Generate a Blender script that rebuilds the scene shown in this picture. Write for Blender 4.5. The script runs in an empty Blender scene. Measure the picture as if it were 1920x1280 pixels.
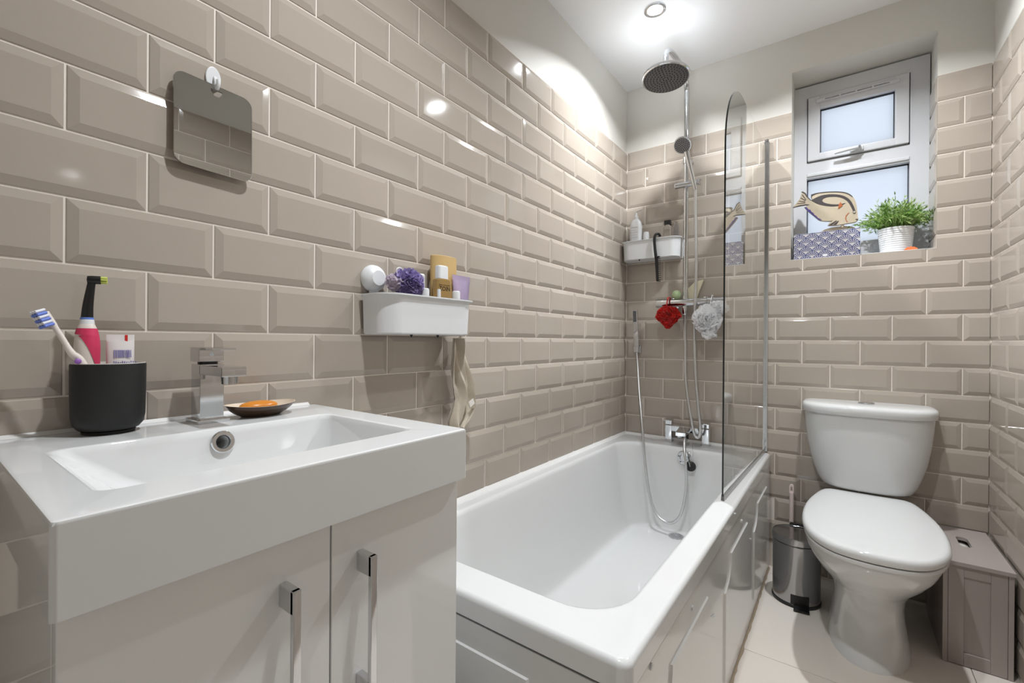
import bpy, bmesh, math, random
from mathutils import Vector, Matrix, noise
random.seed(7)
S = bpy.context.scene
COL = S.collection
PI = math.pi

# ------------------------------------------------------------------ camera
CAM = Vector((0.95976, -2.35394, 1.01298))
FPX = 846.09
RX = Vector((0.80654691, 0.59112423, 0.00736385))
UP = Vector((-0.00672877, -0.00327609, 0.999972))
BK = Vector((0.5911318, -0.80657387, 0.00133522))
cd = bpy.data.cameras.new('camera')
cam = bpy.data.objects.new('camera', cd)
COL.objects.link(cam)
m3 = Matrix((RX, UP, BK)).transposed().to_4x4()
m3.translation = CAM
cam.matrix_world = m3
cd.sensor_width = 36.0
cd.lens = FPX / 1920 * 36.0
cd.clip_start = 0.01
S.camera = cam


def P(px, py, ax, v):
    """pixel of the 1920x1280 photograph -> point on the plane axis==v"""
    d = RX * ((px - 960) / FPX) + UP * ((640 - py) / FPX) - BK
    t = (v - CAM[ax]) / d[ax]
    return CAM + d * t


# ------------------------------------------------------------------ world, exposure
w = bpy.data.worlds.new('sky')
S.world = w
w.use_nodes = True
bg = w.node_tree.nodes['Background']
bg.inputs[0].default_value = (0.80, 0.88, 1.0, 1)
bg.inputs[1].default_value = 0.74
S.view_settings.view_transform = 'Standard'
S.view_settings.look = 'None'
S.view_settings.gamma = 1
S.view_settings.use_curve_mapping = False
S.view_settings.exposure = 0.78
LAMP_W = 7.0
LAMP_SPREAD = 134
LAMP_RGB = (.915, .96, 1.0)
DOWNLIGHTS = [(0.33, -0.52), (0.97, -0.50), (0.66, -1.80)]


# ------------------------------------------------------------------ materials
def lin(c):
    return tuple(((v / 255) / 12.92 if v / 255 <= .04045 else ((v / 255 + .055) / 1.055) ** 2.4) for v in c)


def mat(name, rgb, rough=.4, metal=0, coat=0, var=.03, scale=30, bump=0, bscale=60, trans=0, ior=1.5, sheen=0,
        objvar=0, subs=0, spec=.5, rvar=0.0):
    m = bpy.data.materials.new(name)
    m.use_nodes = True
    nt = m.node_tree
    b = nt.nodes['Principled BSDF']
    c = lin(rgb)
    tc = nt.nodes.new('ShaderNodeTexCoord')
    nz = nt.nodes.new('ShaderNodeTexNoise')
    nz.inputs['Scale'].default_value = scale
    nz.inputs['Detail'].default_value = 4
    nt.links.new(tc.outputs['Object'], nz.inputs['Vector'])
    mx = nt.nodes.new('ShaderNodeMix')
    mx.data_type = 'RGBA'
    mx.inputs[6].default_value = tuple(max(0, v * (1 - var)) for v in c) + (1,)
    mx.inputs[7].default_value = tuple(min(1, v * (1 + var)) for v in c) + (1,)
    nt.links.new(nz.outputs['Fac'], mx.inputs[0])
    last = mx.outputs[2]
    if objvar:
        oi = nt.nodes.new('ShaderNodeObjectInfo')
        hs = nt.nodes.new('ShaderNodeHueSaturation')
        mr = nt.nodes.new('ShaderNodeMapRange')
        mr.inputs['To Min'].default_value = 1 - objvar
        mr.inputs['To Max'].default_value = 1 + objvar
        nt.links.new(oi.outputs['Random'], mr.inputs['Value'])
        nt.links.new(mr.outputs['Result'], hs.inputs['Value'])
        nt.links.new(last, hs.inputs['Color'])
        last = hs.outputs['Color']
    nt.links.new(last, b.inputs['Base Color'])
    b.inputs['Roughness'].default_value = rough
    if rvar:
        mr2 = nt.nodes.new('ShaderNodeMapRange')
        mr2.inputs['To Min'].default_value = max(0, rough - rvar)
        mr2.inputs['To Max'].default_value = rough + rvar
        nt.links.new(nz.outputs['Fac'], mr2.inputs['Value'])
        nt.links.new(mr2.outputs['Result'], b.inputs['Roughness'])
    b.inputs['Metallic'].default_value = metal
    b.inputs['IOR'].default_value = ior
    b.inputs['Specular IOR Level'].default_value = spec
    b.inputs['Coat Weight'].default_value = coat
    b.inputs['Coat Roughness'].default_value = .04
    b.inputs['Transmission Weight'].default_value = trans
    b.inputs['Sheen Weight'].default_value = sheen
    if subs:
        b.inputs['Subsurface Weight'].default_value = subs
        b.inputs['Subsurface Radius'].default_value = (.01, .01, .01)
    if bump:
        n2 = nt.nodes.new('ShaderNodeTexNoise')
        n2.inputs['Scale'].default_value = bscale
        n2.inputs['Detail'].default_value = 2
        nt.links.new(tc.outputs['Object'], n2.inputs['Vector'])
        bp = nt.nodes.new('ShaderNodeBump')
        bp.inputs['Strength'].default_value = bump
        bp.inputs['Distance'].default_value = .002
        nt.links.new(n2.outputs['Fac'], bp.inputs['Height'])
        nt.links.new(bp.outputs['Normal'], b.inputs['Normal'])
    return m


MT = dict(
    tile=mat('taupe_glaze', (175, 164, 152), .07, var=.015, scale=9, bump=.10, bscale=9, objvar=.025, ior=1.52),
    grout=mat('cream_grout', (240, 230, 219), .75, var=.05, scale=60),
    paint=mat('stone_paint', (216, 213, 206), .6, var=.012, scale=4),
    ceil=mat('white_ceiling_paint', (243, 243, 243), .7, var=.01, scale=4),
    floor=mat('beige_floor_tile', (224, 215, 205), .13, var=.03, scale=5, bump=.04, bscale=6, objvar=.01),
    fgrout=mat('floor_grout', (128, 118, 108), .8),
    white=mat('white_acrylic', (214, 214, 213), .10, var=.008, scale=5, coat=.3),
    ceramic=mat('white_ceramic', (216, 216, 215), .05, var=.008, scale=5, coat=.0),
    gloss=mat('white_gloss_lacquer', (230, 230, 229), .04, var=.006, scale=4, coat=.2),
    panel=mat('white_panel_plastic', (212, 212, 210), .10, var=.015, scale=6, bump=.05, bscale=12, coat=.2),
    pvc=mat('white_pvc', (208, 209, 212), .28, var=.015, scale=8),
    plastic=mat('white_plastic', (226, 227, 228), .35, var=.01),
    chrome=mat('chrome', (214, 216, 219), .07, metal=1, var=.03, scale=20, rvar=.03),
    hose=mat('hose_steel', (214, 215, 216), .32, metal=1, var=.06, scale=90),
    steel=mat('brushed_bin_steel', (170, 170, 172), .14, metal=1, var=.10, scale=5, rvar=.06),
    mirror=mat('mirror_silver', (205, 207, 206), .015, metal=1, var=.01),
    black=mat('black_plastic', (18, 18, 19), .35, var=.1),
    cup=mat('matt_black_stoneware', (24, 24, 24), .55, var=.35, scale=35, bump=.1, bscale=120),
    cupin=mat('cup_glaze_white', (225, 220, 212), .3),
    rubber=mat('dark_rubber', (30, 30, 31), .5),
    hdark=mat('shower_face_grey', (92, 92, 93), .4, var=.04),
    nozzle=mat('nozzle_black', (38, 38, 40), .5),
    pink=mat('magenta_rubber', (205, 52, 92), .4, var=.08),
    ivory=mat('ivory_plastic', (226, 216, 208), .3),
    blue=mat('blue_plastic', (96, 128, 205), .4),
    bluebr=mat('blue_bristle', (112, 134, 215), .7, var=.15, scale=300),
    whitebr=mat('white_bristle', (226, 226, 232), .7, var=.1, scale=300),
    greenbr=mat('lime_bristle', (206, 214, 110), .7, var=.1, scale=300),
    tube=mat('toothpaste_white', (226, 220, 218), .35),
    red=mat('red_print', (205, 40, 34), .5),
    ink=mat('violet_ink', (128, 122, 172), .6),
    purpleink=mat('purple_ink', (150, 100, 180), .5),
    bronze=mat('dark_bronze_glaze', (62, 44, 30), .22, var=.2, scale=25),
    dishin=mat('cream_glaze', (214, 196, 176), .3),
    soap=mat('amber_soap', (205, 128, 34), .3, var=.15, scale=25, subs=.3),
    mesh_purple=mat('purple_mesh', (160, 146, 198), .6, var=.2, scale=60, sheen=.4),
    mesh_lilac=mat('lilac_mesh', (214, 202, 214), .6, var=.1, sheen=.4),
    mesh_red=mat('red_mesh', (206, 26, 12), .55, var=.25, scale=90, sheen=.3),
    mesh_white=mat('white_mesh', (252, 252, 254), .6, var=.04, sheen=.4),
    tan=mat('tan_card', (204, 172, 116), .5, var=.06),
    perfume=mat('amber_glass', (206, 172, 110), .08, trans=.55, ior=1.45),
    clear=mat('clear_plastic', (228, 226, 222), .08, trans=.9, ior=1.4),
    cleargl=mat('bottle_clear_beige', (206, 198, 186), .1, trans=.6, ior=1.4),
    lilac=mat('metallic_lilac', (196, 178, 212), .22, metal=.55, var=.08, scale=15),
    linen=mat('linen_cloth', (190, 179, 162), .9, var=.08, scale=120, bump=.4, bscale=500, sheen=.3),
    creamsoap=mat('cream_soap', (232, 222, 192), .5, var=.04),
    greensoap=mat('green_bath_bomb', (176, 196, 150), .6, var=.06),
    stool=mat('taupe_lacquer', (168, 157, 152), .28, var=.03, scale=12),
    pinkhandle=mat('pale_pink_plastic', (228, 210, 202), .35),
    wood=mat('painted_wood_cream', (174, 160, 138), .6, var=.08, scale=25),
    woodbase=mat('driftwood', (222, 206, 182), .7, var=.1, scale=20),
    fishblack=mat('black_brown_paint', (52, 44, 44), .6, var=.15, scale=60),
    fishpurple=mat('indigo_paint', (62, 48, 112), .6),
    fishorange=mat('rust_paint', (160, 84, 36), .6),
    eyewhite=mat('eye_white_paint', (216, 210, 196), .5),
    pot=mat('white_glazed_pot', (234, 234, 236), .25),
    leaf=mat('leaf_green', (112, 148, 66), .5, var=.45, scale=70),
    leaf2=mat('leaf_light_green', (176, 198, 128), .5, var=.35, scale=70),
    soil=mat('dark_soil', (52, 44, 34), .9, var=.3, scale=80),
    shell=mat('orange_glass_shell', (214, 112, 66), .2, var=.15),
    seal=mat('window_gasket', (52, 56, 66), .5),
    silicone=mat('white_silicone', (232, 230, 227), .35, var=.03),
    dirty=mat('grubby_sealant', (170, 152, 130), .7, var=.25, scale=40),
    door=mat('white_door_paint', (225, 225, 222), .4),
    screw=mat('screw_cap_grey', (120, 120, 120), .3, metal=.6),
)


def glass_mat():
    m = bpy.data.materials.new('clear_glass')
    m.use_nodes = True
    b = m.node_tree.nodes['Principled BSDF']
    b.inputs['Base Color'].default_value = (.95, .97, .96, 1)
    b.inputs['Roughness'].default_value = 0.0
    b.inputs['IOR'].default_value = 1.5
    b.inputs['Transmission Weight'].default_value = 1
    return m


MT['glass'] = glass_mat()
MT['edge_reflection'] = mat('glass_edge_dark_reflection', (14, 18, 17), .15)  # near-black colour stands in for dark reflections inside the glass edge


def pane_mat():
    m = bpy.data.materials.new('frosted_glass')
    m.use_nodes = True
    nt = m.node_tree
    for n in list(nt.nodes):
        nt.nodes.remove(n)
    o = nt.nodes.new('ShaderNodeOutputMaterial')
    t = nt.nodes.new('ShaderNodeBsdfTranslucent')
    g = nt.nodes.new('ShaderNodeBsdfGlossy')
    g.inputs['Roughness'].default_value = .5
    mx = nt.nodes.new('ShaderNodeMixShader')
    mx.inputs[0].default_value = .02
    tc = nt.nodes.new('ShaderNodeTexCoord')
    nz = nt.nodes.new('ShaderNodeTexNoise')
    nz.inputs['Scale'].default_value = 5
    cr = nt.nodes.new('ShaderNodeValToRGB')
    cr.color_ramp.elements[0].color = (.86, .87, .90, 1)
    cr.color_ramp.elements[1].color = (.94, .95, .95, 1)
    nt.links.new(tc.outputs['Object'], nz.inputs['Vector'])
    nt.links.new(nz.outputs['Fac'], cr.inputs[0])
    nt.links.new(cr.outputs[0], t.inputs['Color'])
    nt.links.new(t.outputs[0], mx.inputs[1])
    nt.links.new(g.outputs[0], mx.inputs[2])
    nt.links.new(mx.outputs[0], o.inputs[0])
    return m


MT['pane'] = pane_mat()
for k_, t_ in (('mesh_white', .45), ('mesh_red', .25), ('mesh_purple', .25), ('mesh_lilac', .4), ('leaf', .3), ('leaf2', .35)):
    nt_ = MT[k_].node_tree                      # thin fabric and leaves let light through
    pb_ = nt_.nodes['Principled BSDF']
    tr_n = nt_.nodes.new('ShaderNodeBsdfTranslucent')
    ms_ = nt_.nodes.new('ShaderNodeMixShader')
    ms_.inputs[0].default_value = t_
    nt_.links.new(pb_.inputs['Base Color'].links[0].from_socket, tr_n.inputs['Color'])
    nt_.links.new(pb_.outputs[0], ms_.inputs[1])
    nt_.links.new(tr_n.outputs[0], ms_.inputs[2])
    nt_.links.new(ms_.outputs[0], nt_.nodes['Material Output'].inputs[0])


def emit_mat(name, rgb, s):
    m = bpy.data.materials.new(name)
    m.use_nodes = True
    b = m.node_tree.nodes['Principled BSDF']
    b.inputs['Emission Color'].default_value = lin(rgb) + (1,)
    b.inputs['Emission Strength'].default_value = s
    return m


MT['lamp'] = emit_mat('lamp_lens', (255, 250, 242), 6)


def fan_mat(sx):
    """blue fan print on cream, drawn from the object's own x and z"""
    m = bpy.data.materials.new('blue_fan_print')
    m.use_nodes = True
    nt = m.node_tree
    b = nt.nodes['Principled BSDF']
    b.inputs['Roughness'].default_value = .3
    N, L = nt.nodes.new, nt.links.new

    def val(x):
        return x

    def mth(op, a, c=None, d=None):
        n = N('ShaderNodeMath')
        n.operation = op
        for i, q in enumerate((a, c, d)):
            if q is None:
                continue
            if isinstance(q, (int, float)):
                n.inputs[i].default_value = q
            else:
                L(q, n.inputs[i])
        return n.outputs[0]

    tc = N('ShaderNodeTexCoord')
    sp = N('ShaderNodeSeparateXYZ')
    L(tc.outputs['Object'], sp.inputs[0])
    u = mth('MULTIPLY', sp.outputs[0], 1 / sx)
    v = mth('MULTIPLY', sp.outputs[2], 1 / (sx * .80))
    v = mth('ADD', v, .15)
    rows = []
    # two interleaved fan lattices; the lower lattice overlaps the upper one
    fans = None
    vr = mth('MULTIPLY', v, 2.0)
    row = mth('FLOOR', vr)
    fr = mth('MULTIPLY', mth('SUBTRACT', vr, row), .5)
    par = mth('MULTIPLY', mth('MODULO', row, 2.0), .5)

    def fan(shift, dv):
        uu = mth('ADD', mth('ADD', u, par), shift)
        uu = mth('SUBTRACT', mth('FRACT', mth('ADD', uu, 100.0)), .5)
        vv = mth('MULTIPLY', mth('ADD', fr, dv), .98)
        r = mth('SQRT', mth('ADD', mth('MULTIPLY', uu, uu), mth('MULTIPLY', vv, vv)))
        a = mth('ARCTAN2', uu, vv)
        st = mth('GREATER_THAN', mth('COSINE', mth('MULTIPLY', a, 14.0)), -.25)
        inr = mth('MULTIPLY', mth('GREATER_THAN', r, .07), mth('LESS_THAN', r, .42))
        arc = mth('MULTIPLY', mth('GREATER_THAN', r, .445), mth('LESS_THAN', r, .515))
        core = mth('LESS_THAN', r, .05)
        ins = mth('LESS_THAN', r, .53)
        col = mth('MINIMUM', mth('ADD', mth('ADD', mth('MULTIPLY', st, inr), arc), core), 1.0)
        return col, ins

    c0, i0 = fan(0.0, 0.0)
    c1, i1 = fan(0.5, 0.5)
    res = mth('ADD', mth('MULTIPLY', c0, i0), mth('MULTIPLY', c1, mth('SUBTRACT', 1.0, i0)))
    nz = N('ShaderNodeTexNoise')
    nz.inputs['Scale'].default_value = 90
    L(tc.outputs['Object'], nz.inputs['Vector'])
    mb = N('ShaderNodeMix')
    mb.data_type = 'RGBA'
    mb.inputs[6].default_value = lin((24, 36, 92)) + (1,)
    mb.inputs[7].default_value = lin((52, 66, 124)) + (1,)
    L(nz.outputs['Fac'], mb.inputs[0])
    mx = N('ShaderNodeMix')
    mx.data_type = 'RGBA'
    mx.inputs[6].default_value = lin((196, 192, 188)) + (1,)
    L(mb.outputs[2], mx.inputs[7])
    L(res, mx.inputs[0])
    L(mx.outputs[2], b.inputs['Base Color'])
    return m


# ------------------------------------------------------------------ mesh helpers
class B:
    """collects geometry in world coordinates"""

    def __init__(s):
        s.v = []
        s.f = []

    def add(s, vs, fs):
        o = len(s.v)
        s.v += [tuple(q) for q in vs]
        s.f += [tuple(i + o for i in q) for q in fs]
        return s

    def box(s, a, b, bev=0, seg=2, rot=None, piv=None):
        bm = bmesh.new()
        bmesh.ops.create_cube(bm, size=1)
        c = [(a[i] + b[i]) / 2 for i in range(3)]
        d = [abs(b[i] - a[i]) for i in range(3)]
        for q in bm.verts:
            q.co = Vector((q.co.x * d[0], q.co.y * d[1], q.co.z * d[2])) + Vector(c)
        if bev:
            bmesh.ops.bevel(bm, geom=bm.edges[:], offset=min(bev, min(d) * .49), segments=seg, profile=.5,
                            affect='EDGES')
        if rot is not None:
            pv = Vector(piv) if piv is not None else Vector(c)
            for q in bm.verts:
                q.co = rot @ (q.co - pv) + pv
        bm.verts.index_update()
        s.add([q.co for q in bm.verts], [[q.index for q in f.verts] for f in bm.faces])
        bm.free()
        return s

    def loft(s, rings, cap0=True, cap1=True, closed=True):
        n = len(rings[0])
        vs = [p for r in rings for p in r]
        fs = []
        for k in range(len(rings) - 1):
            for i in range(n if closed else n - 1):
                j = (i + 1) % n
                fs.append((k * n + i, k * n + j, (k + 1) * n + j, (k + 1) * n + i))
        if cap0:
            fs.append(tuple(range(n - 1, -1, -1)))
        if cap1:
            o = (len(rings) - 1) * n
            fs.append(tuple(range(o, o + n)))
        return s.add(vs, fs)

    def lathe(s, prof, c=(0, 0, 0), n=32, axis=(0, 0, 1), cap0=True, cap1=True):
        q = Vector((0, 0, 1)).rotation_difference(Vector(axis).normalized())
        c = Vector(c)
        rings = []
        for r, h in prof:
            r = max(r, 1e-5)
            rings.append([c + q @ Vector((r * math.cos(2 * PI * i / n), r * math.sin(2 * PI * i / n), h))
                          for i in range(n)])
        return s.loft(rings, cap0, cap1)

    def tube(s, pts, r, n=10, rib=0, cap=True):
        pts = [Vector(q) for q in pts]
        rings = []
        t0 = (pts[1] - pts[0]).normalized()
        ref = Vector((0, 0, 1)) if abs(t0.z) < .9 else Vector((1, 0, 0))
        a = t0.cross(ref).normalized()
        for i, p in enumerate(pts):
            t = (pts[min(i + 1, len(pts) - 1)] - pts[max(i - 1, 0)]).normalized()
            a = (a - t * a.dot(t)).normalized()
            b = t.cross(a)
            rr = r(i / (len(pts) - 1)) if callable(r) else r
            if rib and i % 2:
                rr *= 1 - rib
            rings.append([p + a * (rr * math.cos(2 * PI * k / n)) + b * (rr * math.sin(2 * PI * k / n))
                          for k in range(n)])
        return s.loft(rings, cap, cap)

    def prism(s, poly, ext):
        """poly: 3D points of a planar outline; ext: extrusion vector"""
        e = Vector(ext)
        a = [Vector(q) for q in poly]
        return s.loft([a, [q + e for q in a]])

    def ellipsoid(s, c, r, n=20, m=12, fn=None):
        rings = []
        for k in range(m + 1):
            th = PI * k / m
            th = min(max(th, .02), PI - .02)
            ring = []
            for i in range(n):
                ph = 2 * PI * i / n
                d = Vector((math.sin(th) * math.cos(ph), math.sin(th) * math.sin(ph), -math.cos(th)))
                f = fn(d) if fn else 1
                ring.append(Vector(c) + Vector((d.x * r[0], d.y * r[1], d.z * r[2])) * f)
            rings.append(ring)
        return s.loft(rings)

    def text(s, body, size, origin, xdir, ydir, ext=.0002, align='CENTER'):
        cu = bpy.data.curves.new('lettering', 'FONT')
        cu.body = body
        cu.size = size
        cu.extrude = ext
        cu.align_x = align
        cu.align_y = 'CENTER'
        cu.resolution_u = 2
        ob = bpy.data.objects.new('lettering', cu)
        me = ob.to_mesh()
        X = Vector(xdir).normalized()
        Y = Vector(ydir).normalized()
        Z = X.cross(Y)
        o = Vector(origin)
        s.add([o + X * q.co.x + Y * q.co.y + Z * q.co.z for q in me.vertices], [tuple(f.vertices) for f in me.polygons])
        ob.to_mesh_clear()
        bpy.data.objects.remove(ob)
        bpy.data.curves.remove(cu)
        return s


def spline(pts, n=60):
    pts = [Vector(q) for q in pts]
    out = []
    m = len(pts) - 1
    for k in range(n + 1):
        t = k / n * m
        i = min(int(t), m - 1)
        u = t - i
        p0, p1, p2, p3 = pts[max(i - 1, 0)], pts[i], pts[i + 1], pts[min(i + 2, m)]
        out.append(.5 * ((2 * p1) + (p2 - p0) * u + (2 * p0 - 5 * p1 + 4 * p2 - p3) * u * u
                         + (3 * p1 - p0 - 3 * p2 + p3) * u ** 3))
    # even spacing
    L = [0]
    for a, b in zip(out, out[1:]):
        L.append(L[-1] + (b - a).length)
    res = []
    j = 0
    for k in range(n + 1):
        d = L[-1] * k / n
        while j < len(L) - 2 and L[j + 1] < d:
            j += 1
        s = (d - L[j]) / max(L[j + 1] - L[j], 1e-9)
        res.append(out[j].lerp(out[j + 1], min(max(s, 0), 1)))
    return res


def rrect(x0, x1, y0, y1, r, z, n=8):
    """rounded rectangle ring, counter-clockwise, in the xy plane"""
    r = min(r, (x1 - x0) / 2 - 1e-4, (y1 - y0) / 2 - 1e-4)
    pts = []
    for cx, cy, a0 in ((x1 - r, y1 - r, 0), (x0 + r, y1 - r, PI / 2), (x0 + r, y0 + r, PI), (x1 - r, y0 + r, 1.5 * PI)):
        for k in range(n + 1):
            a = a0 + PI / 2 * k / n
            pts.append(Vector((cx + r * math.cos(a), cy + r * math.sin(a), z)))
    return pts


ROOT = {}


def newmesh(name, b, off, smooth=True, ang=38):
    me = bpy.data.meshes.new(name)
    o = Vector(off)
    me.from_pydata([Vector(q) - o for q in b.v], [], b.f)
    bm = bmesh.new()
    bm.from_mesh(me)
    bmesh.ops.recalc_face_normals(bm, faces=bm.faces[:])
    bm.to_mesh(me)
    bm.free()
    if smooth:
        me.shade_smooth()
        me.set_sharp_from_angle(angle=math.radians(ang))
    return me


def thing(name, label, cat, loc, group=None, kind=None):
    o = bpy.data.objects.new(name, None)
    o.empty_display_size = .02
    COL.objects.link(o)
    o.location = loc
    o['label'] = label
    if cat:
        o['category'] = cat
    if group:
        o['group'] = group
    if kind:
        o['kind'] = kind
    ROOT[o.name] = Vector(loc)
    return o


def part(name, b, m, parent, label=None, smooth=True, ang=38, kind=None):
    off = ROOT[parent.name]
    me = newmesh(name, b, off, smooth, ang)
    me.materials.append(MT[m] if isinstance(m, str) else m)
    o = bpy.data.objects.new(name, me)
    COL.objects.link(o)
    o.parent = parent
    ROOT[o.name] = off
    if smooth and len(me.polygons) < 4000:
        wm = o.modifiers.new('flat_faces', 'WEIGHTED_NORMAL')
        wm.keep_sharp = True
        wm.weight = 90
    if label:
        o['label'] = label
    if kind:
        o['kind'] = kind
    return o


def solo(name, b, m, label=None, cat=None, loc=(0, 0, 0), group=None, kind=None, smooth=True, ang=38):
    me = newmesh(name, b, loc, smooth, ang)
    me.materials.append(MT[m] if isinstance(m, str) else m)
    o = bpy.data.objects.new(name, me)
    COL.objects.link(o)
    o.location = loc
    ROOT[o.name] = Vector(loc)
    if label:
        o['label'] = label
    if cat:
        o['category'] = cat
    if group:
        o['group'] = group
    if kind:
        o['kind'] = kind
    return o


def cut(o, b):
    """cuts the closed shape b out of part o; the cutter itself is thrown away"""
    c = bpy.data.objects.new('cutter', newmesh('cutter', b, ROOT[o.name], False))
    COL.objects.link(c)
    c.location = ROOT[o.name]
    o.modifiers.clear()
    md = o.modifiers.new('hole', 'BOOLEAN')
    md.operation = 'DIFFERENCE'
    md.solver = 'EXACT'
    md.object = c
    bpy.context.view_layer.update()
    me = bpy.data.meshes.new_from_object(o.evaluated_get(bpy.context.evaluated_depsgraph_get()))
    o.modifiers.clear()
    me.set_sharp_from_angle(angle=math.radians(30))
    o.data = me
    wm = o.modifiers.new('flat_faces', 'WEIGHTED_NORMAL')
    wm.keep_sharp = True
    wm.weight = 90
    bpy.data.objects.remove(c)


# ------------------------------------------------------------------ room shell
W, YF, H = 1.398, -2.95, 2.375           # width, y of the wall behind the camera, ceiling height
TOPT, RP, TP = 2.0394, 0.10144, 0.202    # tile top, row pitch, tile pitch
WX0, WX1, WZ0, WZ1, WD = 0.770, 1.246, 1.380, 2.214, 0.155   # window opening and reveal depth
TH = .12

solo('ceiling', B().box((-TH, YF - TH, H), (W + TH, .3, H + .1)), 'ceil', kind='structure', label='white painted ceiling')
fl = solo('floor', B().box((-TH, YF - TH, -.1), (W + TH, .3, -.002)), 'fgrout', kind='structure',
          label='large pale beige floor tiles')
wl = solo('wall_left', B().box((-TH, YF, -.002), (0, .3, H)), 'paint', kind='structure',
          label='left wall with bevelled taupe tiles under pale paint')
wr = solo('wall_right', B().box((W, YF, -.002), (W + TH, .3, H)), 'paint', kind='structure',
          label='right wall with bevelled taupe tiles under pale paint')
bb = B()
bb.box((0, 0, -.002), (WX0, .3, H)).box((WX1, 0, -.002), (W, .3, H))
bb.box((WX0, 0, -.002), (WX1, .3, WZ0)).box((WX0, 0, WZ1), (WX1, .3, H))
wb = solo('wall_back', bb, 'paint', kind='structure', label='back wall with bevelled taupe tiles around the window')
bb = B()
bb.box((-TH, YF - TH, -.002), (.42, YF, H)).box((1.22, YF - TH, -.002), (W + TH, YF, H)).box((.42, YF - TH, 2.03),
                                                                                         (1.22, YF, H))
wf = solo('wall_front', bb, 'paint', kind='structure', label='painted wall with the door')
d1 = thing('door_1', 'white panelled door in the wall opposite the window', None, (.82, YF, 0), kind='structure')
part('door_leaf', B().box((.425, YF - .06, .003), (1.215, YF - .02, 2.025), .003), 'door', d1)
for z0, z1 in ((.2, .95), (1.1, 1.85)):
    for x0, x1 in ((.52, .78), (.86, 1.12)):
        part('door_panel', B().box((x0, YF - .021, z0), (x1, YF - .013, z1), .006), 'door', d1)
part('door_handle', B().tube(spline([(.50, YF - .02, 1.02), (.50, YF + .03, 1.02), (.53, YF + .04, 1.02), (.62, YF + .04, 1.02)], 16), .008), 'chrome', d1)
hb0 = B()  # hall beyond the door is invented, out of view, built for the light
hy0, hy1 = YF - TH - 1.5, YF - TH
hb0.box((-.5, hy0 - .1, -.1), (1.9, hy0, H)).box((-.6, hy0 - .1, -.1), (-.5, hy1, H)).box((1.9, hy0 - .1, -.1), (2.0, hy1, H))
hb0.box((-.6, hy1, -.1), (-TH, hy1 + .1, H)).box((W + TH, hy1, -.1), (2.0, hy1 + .1, H))
solo('wall_added_hall', hb0, 'ceil', kind='structure', label='added white hall walls beyond the door, out of view')
solo('floor_added_hall', B().box((-.6, hy0 - .1, -.1), (2.0, hy1, -.002)), 'floor', kind='structure', label='added pale hall floor, out of view')
solo('ceiling_added_hall', B().box((-.6, hy0 - .1, H), (2.0, hy1, H + .1)), 'ceil', kind='structure', label='added white hall ceiling, out of view')
ORI = dict(L=Matrix(((0, 0, 1), (1, 0, 0), (0, 1, 0))), Bk=Matrix(((1, 0, 0), (0, 0, -1), (0, 1, 0))),
           R=Matrix(((0, 0, -1), (-1, 0, 0), (0, 1, 0))))
GR = .0030
_tc = {}


def tile_mesh(w, h, clips):
    """bevelled glazed tile, lower-left corner at the origin; clips: list of kept rectangles (u0,u1,v0,v1)"""
    key = (round(w, 4), round(h, 4), tuple(tuple(round(q, 4) for q in c) for c in clips))
    if key in _tc:
        return _tc[key]
    tot = B()
    for (a, b_, c, d) in clips:
        bm = bmesh.new()
        rings = []
        for ins, n in ((0, .0004), (0, .0020), (.0012, .0030), (.0128, .0061), (.0142, .0065)):
            rings.append([bm.verts.new(q) for q in ((ins, ins, n), (w - ins, ins, n), (w - ins, h - ins, n),
                                                    (ins, h - ins, n))])
        for k in range(4):
            for i in range(4):
                j = (i + 1) % 4
                bm.faces.new((rings[k][i], rings[k][j], rings[k + 1][j], rings[k + 1][i]))
        bm.faces.new(rings[-1])
        for co, no in (((a, 0, 0), (-1, 0, 0)), ((b_, 0, 0), (1, 0, 0)), ((0, c, 0), (0, -1, 0)), ((0, d, 0), (0, 1, 0))):
            lo = (no[0] < 0 and a > 1e-5) or (no[0] > 0 and b_ < w - 1e-5) or (no[1] < 0 and c > 1e-5) or (
                    no[1] > 0 and d < h - 1e-5)
            if not lo:
                continue
            g = bm.verts[:] + bm.edges[:] + bm.faces[:]
            r = bmesh.ops.bisect_plane(bm, geom=g, plane_co=co, plane_no=no, clear_outer=True)
            bmesh.ops.holes_fill(bm, edges=[e for e in bm.edges if e.is_boundary], sides=0)
        bm.verts.index_update()
        tot.add([q.co for q in bm.verts], [[q.index for q in f.verts] for f in bm.faces])
        bm.free()
    me = bpy.data.meshes.new('tile')
    me.from_pydata([Vector(q) for q in tot.v], [], tot.f)
    me.materials.append(MT['tile'])
    _tc[key] = me
    return me


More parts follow.
